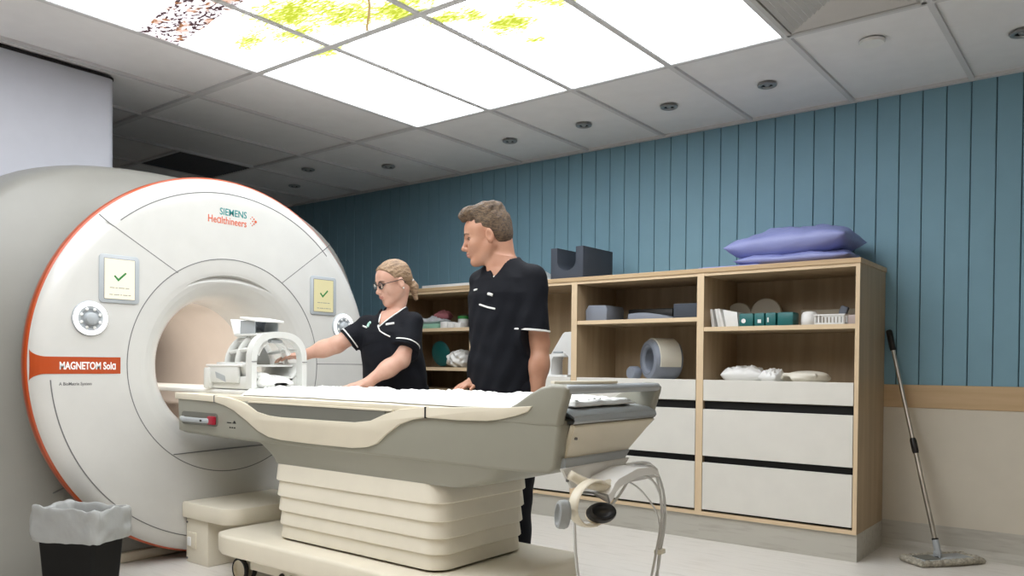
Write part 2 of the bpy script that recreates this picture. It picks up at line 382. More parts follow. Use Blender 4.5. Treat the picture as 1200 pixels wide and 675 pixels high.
# backlit picture panels in the ceiling
def leaf_material():
    m = bpy.data.materials.new('backlit_cherry_tree_picture'); m.use_nodes = True; nt = m.node_tree; nt.nodes.clear()
    N = nt.nodes.new; Lk = nt.links.new
    out = N('ShaderNodeOutputMaterial'); em = N('ShaderNodeEmission'); Lk(em.outputs[0], out.inputs[0])
    geo = N('ShaderNodeNewGeometry'); sep = N('ShaderNodeSeparateXYZ'); Lk(geo.outputs['Position'], sep.inputs[0])
    def mth(op, a, b=None, c=None):
        n = N('ShaderNodeMath'); n.operation = op
        for i, v in enumerate((a,b,c)):
            if v is None: continue
            if isinstance(v,(int,float)): n.inputs[i].default_value = v
            else: Lk(v, n.inputs[i])
        return n.outputs[0]
    def noise(scale, stretch=(1,1,1), det=3, rot=0):
        mp = N('ShaderNodeMapping'); mp.inputs['Scale'].default_value = stretch; mp.inputs['Rotation'].default_value = (0,0,rot)
        Lk(geo.outputs['Position'], mp.inputs[0]); n = N('ShaderNodeTexNoise'); n.inputs['Scale'].default_value = scale; n.inputs['Detail'].default_value = det
        Lk(mp.outputs[0], n.inputs['Vector']); return n.outputs[0]
    def smooth(v, lo, hi):
        n = N('ShaderNodeMapRange'); n.interpolation_type = 'SMOOTHSTEP'; n.inputs[1].default_value = lo; n.inputs[2].default_value = hi; Lk(v, n.inputs[0]); return n.outputs[0]
    def blob(cx, cy, rx, ry):
        dx = mth('DIVIDE', mth('SUBTRACT', sep.outputs[0], cx), rx); dy = mth('DIVIDE', mth('SUBTRACT', sep.outputs[1], cy), ry)
        return smooth(mth('SQRT', mth('ADD', mth('MULTIPLY',dx,dx), mth('MULTIPLY',dy,dy))), 1.0, 0.0)
    # clusters of foliage along a bough across the picture
    d = None
    for bl in ((-3.10,2.33,.34,.20),(-2.95,2.20,.55,.34),(-2.50,2.44,.36,.26),(-2.33,2.66,.16,.12),(-2.25,3.05,.10,.06),(-1.92,2.72,.34,.26),(-2.42,2.62,.25,.12),(-2.75,2.35,.4,.2),(-2.60,2.0,.7,.4),(-2.25,2.85,.25,.2),(-3.15,2.55,.22,.14),(-1.75,2.3,.5,.3),(-3.35,2.25,.25,.12)):
        v = blob(*bl); d = v if d is None else mth('MAXIMUM', d, v)
    fine = noise(30,(1.0,3.4,1),7,.45); med = noise(6.5,(1,2.0,1),3,.45)
    tot = mth('ADD', mth('MULTIPLY', d, .42), mth('ADD', mth('MULTIPLY', fine, 1.0), mth('MULTIPLY', med, .6)))
    leaf = mth('MULTIPLY', smooth(tot, .90, 1.12), smooth(d, .03, .2))
    deep = mth('MULTIPLY', smooth(tot, 1.13, 1.28), smooth(d, .3, .6))
    mx = N('ShaderNodeMix'); mx.data_type = 'RGBA'; mx.inputs[6].default_value = (.95,.98,1.03,1); mx.inputs[7].default_value = (.205,.225,.06,1); Lk(leaf, mx.inputs[0])
    mx2 = N('ShaderNodeMix'); mx2.data_type = 'RGBA'; Lk(mx.outputs[2], mx2.inputs[6]); mx2.inputs[7].default_value = (.115,.13,.011,1); Lk(deep, mx2.inputs[0])
    # twig
    tw = mth('SUBTRACT', mth('SUBTRACT', sep.outputs[0], -2.57), mth('MULTIPLY', mth('SUBTRACT', sep.outputs[1], 2.29), -1.12))
    tw = mth('ABSOLUTE', mth('ADD', tw, mth('MULTIPLY', mth('SUBTRACT', noise(4), .5), .10)))
    twm = mth('MULTIPLY', smooth(tw, .013, .006), mth('MULTIPLY', smooth(sep.outputs[1], 2.0, 2.1), smooth(sep.outputs[1], 2.62, 2.5)))
    mx3 = N('ShaderNodeMix'); mx3.data_type = 'RGBA'; Lk(mx2.outputs[2], mx3.inputs[6]); mx3.inputs[7].default_value = (.10,.07,.03,1); Lk(twm, mx3.inputs[0])
    # trunk: a band from (-3.67,1.95) heading to (-3.05,1.75)
    t = mth('ADD', mth('MULTIPLY', mth('SUBTRACT', sep.outputs[0], -3.69), .12), mth('SUBTRACT', sep.outputs[1], 1.965))
    t = mth('ADD', t, mth('MULTIPLY', mth('SUBTRACT', noise(6), .5), .05))
    tm = mth('MULTIPLY', smooth(mth('ABSOLUTE', t), .115, .095), smooth(sep.outputs[0], -1.2, -1.8))
    bark = smooth(noise(34,(1,1.8,1),5,.9), .43, .50); bark2 = smooth(noise(12,(1,1.6,1),3,.9), .50, .66)
    cr = N('ShaderNodeMix'); cr.data_type = 'RGBA'; cr.inputs[6].default_value = (.017,.010,.011,1); cr.inputs[7].default_value = (.26,.24,.25,1); Lk(bark, cr.inputs[0])
    cr2 = N('ShaderNodeMix'); cr2.data_type = 'RGBA'; Lk(cr.outputs[2], cr2.inputs[6]); cr2.inputs[7].default_value = (.13,.06,.025,1); Lk(mth('MULTIPLY',bark2,.7), cr2.inputs[0])
    mx4 = N('ShaderNodeMix'); mx4.data_type = 'RGBA'; Lk(mx3.outputs[2], mx4.inputs[6]); Lk(cr2.outputs[2], mx4.inputs[7]); Lk(tm, mx4.inputs[0])
    Lk(mx4.outputs[2], em.inputs[0]); em.inputs[1].default_value = PANEL; return m
LEAF = leaf_material()
cols = ['nearest the scanner','second from the scanner','third from the scanner','furthest from the scanner']
rows = ['row beside the blue wall','middle row','row furthest from the blue wall']
looks = {(0,0):'plain white with a few leaf tips at one corner',(1,0):'white with a short fringe of yellow leaves',(2,0):'white with yellow leaves along its inner edge',(3,0):'white with a yellow leaf tuft at its inner end',
 (0,1):'showing a mottled tree trunk',(1,1):'thick with yellow-green leaves and a thin twig',(2,1):'with yellow leaves in a loose spray',(3,1):'mostly plain white'}
for i in range(4):
    for j in range(3):
        x0 = -3.695+.6*i; y1 = 3.72-1.2*j
        t = thing('backlit_ceiling_panel', (x0+.3,y1-.6,CEIL), 'backlit ceiling picture panel '+looks.get((i,j),'of plain white sky')+', '+cols[i]+', '+rows[j], 'ceiling light', 'backlit picture panels in the ceiling')
        B().box(x0+.012,x0+.588,y1-1.188,y1-.012,CEIL+.003,CEIL+.008).out('diffuser', LEAF, t)
        f = B()
        for (a,c,d_,e) in ((x0+.0135,x0+.018,y1-1.1865,y1-.0135),(x0+.582,x0+.5865,y1-1.1865,y1-.0135),(x0+.0135,x0+.5865,y1-1.1865,y1-1.182),(x0+.0135,x0+.5865,y1-.018,y1-.0135)):
            f.box(a,c,d_,e,CEIL-.001,CEIL+.01)
        f.out('frame', M['tbar'], t)
# unseen ceiling panels added to house the warm fill light
for k, (x, y) in enumerate(WARM_FILLS):
    t = thing('ceiling_troffer', (x,y,CEIL), ['warm lit ceiling troffer in front of the scanner door side','warm lit ceiling troffer over the scanner front corner','warm lit ceiling troffer at the open right side'][k], 'ceiling light', 'ceiling troffers')
    B().box(x-.28,x+.28,y-.58,y+.58,CEIL-.012,CEIL-.006).out('diffuser', mat('troffer_glow',(.9,.8,.65),.5,emit=(1,.83,.6),es=1.0), t)
    B().box(x-.3,x+.3,y-.6,y+.6,CEIL-.006,CEIL+.01).out('frame', M['white'], t)
# switched-off downlights
def downlight(x, y):
    t = thing('downlight', (x,y,CEIL), None, 'downlight', 'recessed downlights in the ceiling')
    B().lathe([(.030,-.002),(.034,-.007),(.044,-.008),(.050,-.005),(.052,.004)], (x,y,CEIL), 2, 32).out('rim', M['chrome'], t, 40)
    B().lathe([(.0005,.012),(.018,.012),(.031,-.001)], (x,y,CEIL), 2, 32).out('reflector', M['black'], t, 40)
    B().lathe([(.0005,-.004),(.011,-.004),(.015,.001),(.016,.010)], (x,y,CEIL-.001), 2, 24).out('lamp', M['chrome'], t, 40)
    return t
dl = downlight(0,0)
spots = [(-.422,4.306,'recessed downlight cut by the right edge of the photo'),(-1.594,4.283,'recessed downlight nearest the white ceiling disc'),(-2.19,4.301,'recessed downlight second from the white ceiling disc'),
 (-2.793,4.309,'recessed downlight third from the white ceiling disc'),(-3.397,4.315,'recessed downlight above the standing man, fourth from the ceiling disc'),(-4.602,4.318,'recessed downlight beyond the scanner, brightest of the dim far three'),
 (-5.194,4.011,'recessed downlight over the scanner, set nearer the room than its row'),(-5.765,4.308,'recessed downlight in the darkest ceiling corner beyond the scanner')]
for k, (x, y, lb) in enumerate(spots):
    o = dl if k == 0 else copy_tree(dl); o.location = (x,y,CEIL); o['label'] = lb
t = B().lathe([(.0005,-.012),(.052,-.011),(.056,-.006),(.056,.004)], (-.991,4.003,CEIL), 2, 36).out('ceiling_disc', M['white'], None, 40)
tag(t, 'flat round white cover disc on the ceiling near the air diffuser', 'ceiling cover'); rebase(t, (-.991,4.003,CEIL))
# four-way air diffuser beside the last lit panel
t = thing('air_diffuser', (-.995,3.42,CEIL), 'square four-way louvred air diffuser in the ceiling beside the lit panels', 'air vent')
cx, cy = -.995, 3.42
B().box(cx-.292,cx+.292,cy-.292,cy+.292,CEIL+.006,CEIL+.011).out('backing', M['ventg'], t)
f = B()
for (a,c,d_,e) in ((-.292,-.27,-.292,.292),(.27,.292,-.292,.292),(-.292,.292,-.292,-.27),(-.292,.292,.27,.292)): f.box(cx+a,cx+c,cy+d_,cy+e,CEIL-.005,CEIL+.004,bev=.002)
f.out('frame', M['ventg'], t)
for k in range(9):
    r0 = .262-k*.028; bb = B()
    q = [(r0,CEIL-.002),(r0-.004,CEIL-.004),(r0-.024,CEIL+.006),(r0-.020,CEIL+.007)]
    ring = []
    for (sx, sy) in ((-1,-1),(1,-1),(1,1),(-1,1)): ring.append([bb.bm.verts.new((cx+sx*r,cy+sy*r,z)) for r, z in q])
    for a in range(4):
        for c in range(4): bb.bm.faces.new((ring[a][c],ring[a][(c+1)%4],ring[(a+1)%4][(c+1)%4],ring[(a+1)%4][c]))
    bb.out('louvre', M['ventg'], t)
# dark perforated return grille beyond the scanner
t = thing('return_grille', (-5.8,3.41,CEIL), 'dark square perforated return grille in the ceiling above the scanner', 'air vent')
B().box(-6.085,-5.512,3.115,3.705,CEIL+.004,CEIL+.011).out('backing', M['blind'], t)
f = B()
for k in range(19): f.box(-6.085+.0315*k,-6.073+.0315*k,3.115,3.705,CEIL-.001,CEIL+.004)
f.out('slats', M['blind'], t)

# ================================================================== CABINETS
CF, CB, CT = 4.311, 4.84, 1.568       # front, back, top
DIV = [-1.107, -1.979, -2.851, -3.723, -4.595]
def cabinet(k, x0, x1, label, shelves):
    t = thing('storage_cabinet', ((x0+x1)/2, (CF+CB)/2, 0), label, 'cabinet', 'oak storage cabinets along the blue wall')
    T = .021; c = B()
    c.box(x0,x0+T,CF,CB,.143,CT-.026,bev=.001,seg=1); c.box(x1-T,x1,CF,CB,.143,CT-.026,bev=.001,seg=1)
    c.box(x0+T,x1-T,CF,CB,.143,.165); c.box(x0+T,x1-T,CF+.003,CB,CT-.044,CT-.026)
    c.box(x0+T,x1-T,CB-.04,CB-.028,.165,CT-.044)
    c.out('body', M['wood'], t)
    c = B(); c.box(x0,x0+T,CF-.0012,CF+.0005,.143,CT-.026); c.box(x1-T,x1,CF-.0012,CF+.0005,.143,CT-.026); c.box(x0+T,x1-T,CF-.0012,CF+.0005,.143,.165); c.box(x0+T,x1-T,CF+.0015,CF+.0035,CT-.044,CT-.026)
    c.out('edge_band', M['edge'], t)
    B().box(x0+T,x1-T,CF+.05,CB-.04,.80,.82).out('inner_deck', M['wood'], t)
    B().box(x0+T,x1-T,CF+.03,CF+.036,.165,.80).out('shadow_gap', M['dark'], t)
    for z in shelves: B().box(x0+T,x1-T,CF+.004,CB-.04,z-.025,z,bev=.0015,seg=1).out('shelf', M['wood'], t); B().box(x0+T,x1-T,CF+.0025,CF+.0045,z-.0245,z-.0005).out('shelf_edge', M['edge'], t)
    for z0, z1 in ((.178,.449),(.488,.757)):
        B().box(x0+T+.003,x1-T-.003,CF-.002,CF+.017,z0,z1,bev=.0015,seg=1).out('drawer_front', M['drawer'], t)
    if k < 3:
        B().box(x0+T+.003,x1-T-.003,CF-.002,CF+.017,.806,.926,bev=.0015,seg=1).out('upper_front', M['drawer'], t)
        B().box(x0+T,x1-T,CF+.017,CB-.04,.895,.915).out('deck', M['drawer'], t)
    B().box(x0+(0 if k != 0 else 0),x1,CF+.012,CB,0,.143).out('plinth', M['vinylw'], t)
    return t
cabinet(0, DIV[1], DIV[0], 'oak cabinet unit at the right end, under the lilac pillows', [1.230])
cabinet(1, DIV[2], DIV[1], 'oak cabinet unit under the charcoal foam block, with the ring coil inside', [1.289])
cabinet(2, DIV[3], DIV[2], 'oak cabinet unit without a shelf, mostly hidden behind the standing man', [])
cabinet(3, DIV[4], DIV[3], 'oak cabinet unit with open shelves between the woman and the man', [1.268,.979])
t = B().box(DIV[4]-.01,DIV[0]+.004,CF-.006,WALL-.005,CT-.026,CT,bev=.002).out('cabinet_top', M['woodh'], None)
tag(t, 'long continuous pale oak top board lying across all the cabinets', 'worktop'); rebase(t, (-2.85,4.58,CT-.026))
# ================================================================== SCANNER
GXF, GC, GZ = -3.74, 2.405, .985            # plane of its face, centre across, centre height
SC = thing('mri_scanner', (-4.6,GC,0), 'large white ring-shaped scanner with orange rim, tunnel and two small screens', 'MRI scanner')
# front cover: polar grid so the funnel can carry the shallow crescent recess
def smst(x, a, b):
    t = min(1, max(0, (x-a)/(b-a))); return t*t*(3-2*t)
prof = [(.343,-.42),(.343,-.30),(.344,-.22),(.348,-.165),(.356,-.125),(.369,-.09),(.386,-.064),(.408,-.042),(.432,-.026),(.458,-.014),(.486,-.007),(.515,-.003),(.5515,-.0005),(.5520,-.0035),(.5545,-.0035),(.5550,0),
 (.60,0),(.68,0),(.76,0),(.84,0),(.885,0),(.897,-.0015),(.915,-.006),(.932,-.013),(.947,-.023),(.959,-.036),(.966,-.048)]
NA = 256; rows = []
for r, x in prof:
    row = []
    for k in range(NA+1):
        a = 2*math.pi*k/NA; d = 0
        th = abs(((a-math.pi/2+math.pi)%(2*math.pi))-math.pi)
        # crescent recess under the top of the funnel
        if th < .62:
            rc = .462-.0*th; wd = .030*(1-(th/.62)**2)
            e = (r-rc)/(wd+1e-4)
            if abs(e) < 1: d = -.020*(1-e*e)*(1-(th/.62)**2)
        row.append(Vector((GXF+x+d, GC+r*math.cos(a), GZ+r*math.sin(a))))
    rows.append(row)
def refine(rows, lo, hi, n):
    out = []
    for i, row in enumerate(rows[:-1]):
        out.append(row)
    return rows
# extra rings where the recess sits
fine = []
R2 = [p[0] for p in prof]; X2 = [p[1] for p in prof]
rs = sorted(set([round(v,4) for v in R2 if v > .3435]+[.43+.004*i for i in range(18)]))
pr2 = [(.343,-.42),(.343,-.30)]+[(r, float(np.interp(r, R2[1:], X2[1:]))) for r in rs]
rows = []
for r, x in pr2:
    row = []
    for k in range(NA):
        a = 2*math.pi*k/NA; th = abs(((a-math.pi/2+math.pi)%(2*math.pi))-math.pi); d = 0
        if th < .60:
            top = .470; wd = .034*(1-(th/.60)**2); e = (top-r)/(wd+1e-4)       # sharp outer lip, soft inner side
            if 0 <= e <= 1: d = -.026*(1-(th/.60)**2)*min(1, e*6)*(1-smst(e,.15,1))
        row.append(Vector((GXF+x+d, GC+r*math.cos(a), GZ+r*math.sin(a))))
    row.append(row[0]); rows.append(row)
b = grid_mesh(rows); bmesh.ops.remove_doubles(b.bm, verts=b.bm.verts, dist=1e-6)
b.out('front_cover', M['mrw'], SC, 35)
# rim band (orange) and dark joint behind it
B().lathe([(.966,-.048),(.973,-.053),(.976,-.062),(.976,-.085),(.970,-.094),(.955,-.098)], (GXF,GC,GZ), 0, 192).out('rim_band', M['orange'], SC, 35)
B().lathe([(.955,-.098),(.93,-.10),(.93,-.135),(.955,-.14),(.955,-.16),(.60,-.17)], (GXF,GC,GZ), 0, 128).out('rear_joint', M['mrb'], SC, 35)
# tunnel
B().lathe([(.343,-.415),(.345,-.425),(.345,-1.75),(.36,-1.78),(.50,-1.86)], (GXF,GC,GZ), 0, 96).out('bore_liner', M['bore'], SC, 35)
# magnet housing loft
def section(x, b_, a_, n, N=40):
    pts = []
    for k in range(N+1):
        t = math.pi*k/N; c, s_ = math.cos(t), math.sin(t)
        pts.append(Vector((x, GC+b_*math.copysign(abs(c)**(2/n), c), GZ+a_*abs(s_)**(2/n))))
    low = [GZ*(1-q/8) for q in range(1,9)]
    L = [Vector((x, GC-b_, z)) for z in low]; Rr = [Vector((x, GC+b_, z)) for z in reversed(low)]
    return Rr+pts+L
secs = []
for s_ in (.62,.70,.78,.86,.93,.98,1.0):
    n = 2+.9*smst(s_,.7,1); x = -3.895-.235*s_**3
    secs.append(section(x, 1.20*s_, 1.015*s_, n))
for x, sb, sa in ((-4.19,1.215,1.035),(-4.30,1.23,1.055),(-4.6,1.24,1.09),(-5.1,1.24,1.12),(-5.45,1.21,1.09),(-5.62,1.10,1.0),(-5.68,.9,.8),(-5.69,.5,.4)):
    secs.append(section(x, sb, sa, 2.9))
# blend first section's opening around the rim joint
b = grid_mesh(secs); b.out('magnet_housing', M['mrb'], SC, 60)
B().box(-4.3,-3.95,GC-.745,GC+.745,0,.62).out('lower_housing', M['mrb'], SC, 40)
B().box(-4.2,-3.93,GC-.60,GC+.60,0,.05,bev=.01).out('foot_plinth', M['creamp'], SC, 40)
def strip(pts, wd, name, m, x0, x1, closed=False):
    """thin raised/inlaid strip following (y,z) points on the face"""
    bb = B(); n = len(pts)
    A, Bp = [], []
    for i, (y, z) in enumerate(pts):
        p0 = pts[max(i-1,0)]; p1 = pts[min(i+1,n-1)]; t = Vector((p1[0]-p0[0], p1[1]-p0[1])).normalized(); nn = Vector((-t.y,t.x))*wd/2
        A.append((y+nn.x,z+nn.y)); Bp.append((y-nn.x,z-nn.y))
    bb.prism(A+Bp[::-1], 0, x0, x1); return bb.out(name, m, SC)
def arc(r, d0, d1, n): return [(GC+r*math.cos(math.radians(d0+(d1-d0)*k/n)), GZ+r*math.sin(math.radians(d0+(d1-d0)*k/n))) for k in range(n+1)]
FX = GXF+.0006
for a0, a1 in ((46,90),(90,131),(184.5,230),(230,290),(290,330)):
    strip(arc(.893,a0,a1,40), .0045, 'panel_seam', M['seam'], FX-.012, FX)
for a0, a1 in ((-90,0),(0,90),(90,180),(180,270)):
    strip(arc(.5532,a0,a1,40), .0045, 'panel_seam', M['seam'], FX-.010, FX-.0002)
strip([(1.722,1.672),(1.766,1.640),(2.104,1.441)], .004, 'panel_seam', M['seam'], FX-.004, FX)
strip([(3.052,1.700),(3.02,1.672),(2.716,1.444)], .004, 'panel_seam', M['seam'], FX-.004, FX)
strip([(2.958,.995),(3.36,.995)], .004, 'panel_seam', M['seam'], FX-.004, FX)
strip([(2.085,.541),(2.85,.556)], .004, 'panel_seam', M['seam'], FX-.030, FX+.001)
# orange stripe with flared end running into the rim
ys = [1.444+.0015*k for k in range(4)]+[1.450+.004*k for k in range(14)]+[1.506+.004*k for k in range(10)]+[1.546+(1.853-1.546)*k/6 for k in range(7)]
R = []
for y in ys:
    fl = 0 if y > 1.500 else .034*(1-math.sqrt(max(0,1-((1.500-y)/.056)**2)))
    z0, z1 = .942-fl, 1.018+fl; col = []
    for q in range(7):
        z = z0+(z1-z0)*q/6; r = math.hypot(y-GC, z-GZ); col.append(Vector((GXF+float(np.interp(r, R2[8:], X2[8:]))+.0013, y, z)))
    R.append(col)
grid_mesh(R).out('name_stripe', M['orange'], SC, 60)
TR, TU = (0,1,0), (0,0,1)
text('model_lettering', 'MAGNETOM Sol\u0251', .047, (GXF+.0016,1.550,.9625), TR, TU, M['whitel'], SC, .0009, .0012, cond=.68)
text('system_lettering', 'A BioMatrix System', .0205, (GXF+.0004,1.550,.8905), TR, TU, M['seam'], SC, .0005, .0002, cond=.85)
text('maker_lettering', 'SIEMENS', .050, (GXF+.0004,2.330,1.766), TR, TU, M['tealtxt'], SC, .0006, .0006, cond=.86)
text('maker_lettering', 'He\u0251lthineers', .0535, (GXF+.0004,2.262,1.720), TR, TU, M['ortxt'], SC, .0006, .0004, cond=.80)
b = B()
for dy, dz, r in ((0,.022,.0035),(0,-.022,.0035),(.010,.013,.0045),(.010,-.013,.0045),(.020,0,.0075),(-.010,.012,.0028),(-.010,-.012,.0028),(.002,0,.004)):
    b.cyl((GXF-.001,2.524+dy,1.757+dz),(GXF+.0012,2.524+dy,1.757+dz),r,12)
b.out('maker_dots', M['ortxt'], SC)
def rrect(y0,y1,z0,z1,r,n=6):
    p = []
    for cy, cz, a0 in ((y1-r,z1-r,0),(y0+r,z1-r,90),(y0+r,z0+r,180),(y1-r,z0+r,270)):
        for k in range(n+1): a = math.radians(a0+90*k/n); p.append((cy+r*math.cos(a), cz+r*math.sin(a)))
    return p
def screen(cy, cz, glow, es):
    s_ = B().prism(rrect(cy-.0935,cy+.0935,cz-.112,cz+.112,.018), 0, GXF-.004, GXF+.0055, bev=.002).out('screen_bezel', M['bezel'], SC, 40)
    B().prism(rrect(cy-.0725,cy+.0725,cz-.095,cz+.095,.003), 0, GXF+.0055, GXF+.0062).out('screen_edge', M['seam'], s_)
    B().box(GXF+.006,GXF+.0072,cy-.070,cy+.070,cz-.0925,cz+.0925).out('display', glow, s_)
    t = B().prism([(cy-.028,cz+.012),(cy-.022,cz+.018),(cy-.007,cz+.002),(cy+.026,cz+.034),(cy+.032,cz+.028),(cy-.007,cz-.011)], 0, GXF+.0072, GXF+.0078)
    t.out('tick_mark', M['green'], s_)
    for x, z, ws in ((cy-.046,cz-.043,(.022,.010,.028,.018)),(cy-.048,cz-.075,(.016,.026,.008,.022,.012))):
        b = B()
        for wd in ws: b.box(GXF+.0072,GXF+.0076,x,x+wd,z,z+.0038); x += wd+.004
        b.out('writing_line', mat('faint_screen_grey',(.33,.33,.28),.5), s_)
screen(1.813, 1.382, mat('screen_glow',(.3,.3,.25),.3,emit=(1,.93,.72),es=.78), 1)
screen(3.000, 1.393, mat('screen_glow_dimmer',(.3,.3,.2),.3,emit=(.62,.53,.27),es=.72), 1)
def dial(cy, cz):
    d = B().lathe([(.0005,.003),(.040,.003),(.045,.009),(.071,.011),(.078,.008),(.081,0),(.081,-.004)], (GXF,cy,cz), 0, 48).out('control_ring', M['bezel'], SC, 40)
    B().lathe([(.055,.0095),(.057,.0125),(.074,.0125),(.077,.0095)], (GXF,cy,cz), 0, 48).out('light_ring', mat('control_ring_glow',(.9,.9,.9),.4,emit=(1,1,.98),es=.75), d, 40)
    B().lathe([(.0005,.030),(.020,.030),(.025,.027),(.029,.012),(.029,.003)], (GXF,cy,cz), 0, 36).out('knob', M['bezel'], d, 40)
    for k in range(8):
        a = math.radians(22.5+45*k); y, z = cy+.044*math.cos(a), cz+.044*math.sin(a)
        B().sph((GXF+.0105,y,z), .0075, 12, (.35,1,1)).out('button', M['white'], d, 180)
dial(1.681, 1.193); dial(3.150, 1.219)

# docking block on the floor in front of the ring
t = thing('docking_block', (-3.55,2.38,0), 'low cream docking block on the floor between scanner and bed base', 'docking unit')
B().box(-3.735,-3.54,2.15,2.66,0,.235,bev=.006).out('body', M['creamp'], t, 40)
b = B().prism([(-3.735,2.13),(-3.42,2.13)]+[(-3.42+.09*math.sin(math.radians(a)),2.22-.09*math.cos(math.radians(a))) for a in range(15,91,15)]+[(-3.33,2.57),(-3.42,2.66),(-3.735,2.66)], 2, .225, .305, bev=.008)
b.out('cap', M['creamp'], t, 40)
b = B().box(-3.72,-3.64,2.144,2.152,.075,.155,bev=.003); b.out('latch_frame', M['cream'], t, 40)
B().box(-3.71,-3.68,2.139,2.148,.085,.13,bev=.004).out('latch_lever', M['white'], t, 40)
for x, z in ((-3.722,.20),(-3.722,.02)): B().cyl((x,2.146,z),(x,2.152,z),.005,10).out('screw', M['seam'], t)

# duct cover between magnet and ceiling
b = B(); pts = [(-4.375,1.0)]+[(-4.375-.045+.045*math.cos(math.radians(a)), 2.055+.045*math.sin(math.radians(a))) for a in range(0,91,15)]+[(-5.2,2.10),(-5.2,1.0)]
b.prism(pts, 2, 1.83, CEIL-.012); o = b.out('duct_cover', M['duct'], SC, 40)
o = B().prism([(-4.371,.996)]+[(-4.375-.045+.049*math.cos(math.radians(a)), 2.055+.049*math.sin(math.radians(a))) for a in range(0,91,15)]+[(-5.2,2.104),(-5.2,.996)], 2, CEIL-.012, CEIL-.001).out('trim_3', M['dark'], None); struct(o)
# thin cable on the floor by the bin
o = B().tube(smoothpath([(-3.85,1.72,.47),(-3.93,1.66,.41),(-4.0,1.575,.35),(-4.06,1.545,.27),(-4.035,1.555,.15),(-4.03,1.545,.06),(-4.02,1.50,.008),(-3.9,1.38,.006)]), .0035, 6).out('thin_cable', M['seam'], None, 180)
tag(o, 'thin dark cable dropping to the floor behind the waste bin', 'cable'); rebase(o, (-4.02,1.5,0))

# ================================================================== PATIENT TABLE
TN, TF = 2.08, 2.72                     # near and far side
PT = thing('patient_table', (-2.5,2.4,0), 'long grey and cream wheeled scanner bed with ribbed pedestal and end handle', 'patient table')
b = B().prism([(-3.70,.832),(-3.69,.665),(-3.60,.655),(-3.026,.648),(-2.9,.650),(-1.573,.648),(-1.47,.652),(-1.445,.672),(-1.425,.80),(-1.435,.822),(-1.50,.828)], 1, TN, TF, bev=.014, seg=3)
for v in b.bm.verts:
    if v.co.z < .72 and v.co.x > -1.9 and v.co.y > 2.4: v.co.x -= .06; v.co.y -= .10
b.out('table_body', M['grey'], PT, 40)
# flared neck down to the bellows
def rr(x0,x1,y0,y1,r,z,n=5): return [Vector((p,q,z)) for p, q in rrect(x0,x1,y0,y1,r,n)]
R = []
for z, gx0, gx1, gy, r in ((.652,-3.09,-1.66,.012,.05),(.640,-3.07,-1.675,.018,.06),(.61,-3.035,-1.70,.026,.07),(.585,-3.01,-1.75,.034,.07),(.560,-3.0,-1.86,.040,.07)):
    q = rr(gx0,gx1,TN+gy,TF-gy,r,z); q.append(q[0]); R.append(q)
grid_mesh(R).out('neck', M['grey'], PT, 50)
# bellows: five stacked skirts, lower ones slightly smaller
zz = .562
for k in range(5):
    hgt = (.075,.068,.064,.060,.058)[k]; ins = .004*k; R = []
    for dz, g in ((0,.006),(-.003,.005),(-hgt+.012,.0005),(-hgt+.003,.000),(-hgt,.003),(-hgt+.0005,.010)):
        q = rr(-2.995+ins+g,-1.975-ins-g,2.115+ins+g,2.685-ins-g,.075,zz+dz); q.append(q[0]); R.append(q)
    if k == 0:
        q = rr(-2.90,-2.1,2.2,2.6,.05,zz); q.append(q[0]); R.insert(0,q)
    grid_mesh(R).out('bellows_skirt', M['creamb'], PT, 40); zz -= hgt
# wheeled base cover
out = [(-3.05,2.02),(-1.86,2.02)]+[(-1.86+.10*math.sin(math.radians(a)),2.12-.10*math.cos(math.radians(a))) for a in range(15,91,15)]
out += [(-1.76,2.68)]+[(-1.86+.10*math.cos(math.radians(a)),2.68+.10*math.sin(math.radians(a))) for a in range(15,91,15)]+[(-3.05,2.78)]
out += [(-3.20,2.78),(-3.29,2.74),(-3.31,2.68),(-3.31,2.12),(-3.29,2.05),(-3.22,2.02),(-3.12,2.015)]
b = B().prism(out, 2, .135, .228, bev=.016, seg=3); b.out('base_cover', M['creamp'], PT, 40)
B().box(-2.93,-2.06,2.19,2.61,.22,.30).out('pedestal_core', M['dark'], PT)
B().box(-3.1,-1.9,2.09,2.14,.075,.14,bev=.004).out('chassis_rail', M['creamp'], PT, 40)
B().box(-3.1,-1.9,2.66,2.71,.075,.14,bev=.004).out('chassis_rail', M['creamp'], PT, 40)
for x, y in ((-2.86,2.115),(-2.80,2.115)): B().sph((x,y-.03,.085),.014,12).out('pedal_knob', M['black'], PT, 180)
def caster(x, y):
    c = B().box(x-.02,x+.02,y-.012,y+.012,.09,.14,bev=.004).out('caster', M['creamp'], PT, 40)
    for s_ in (-1,1):
        B().lathe([(.0005,.011),(.020,.012),(.042,.010),(.046,.006),(.046,-.008)], (x,y+s_*.022,.055), 1, 32).out('wheel_disc', M['creamp'], c, 40)
        B().lathe([(.044,-.010),(.053,-.010),(.055,-.006),(.055,.004),(.053,.008),(.046,.009)], (x,y+s_*.022,.055), 1, 40).out('tyre', M['rubber'], c, 40)
for x, y in ((-3.20,2.13),(-3.20,2.66),(-1.86,2.13),(-1.86,2.66)): caster(x, y)
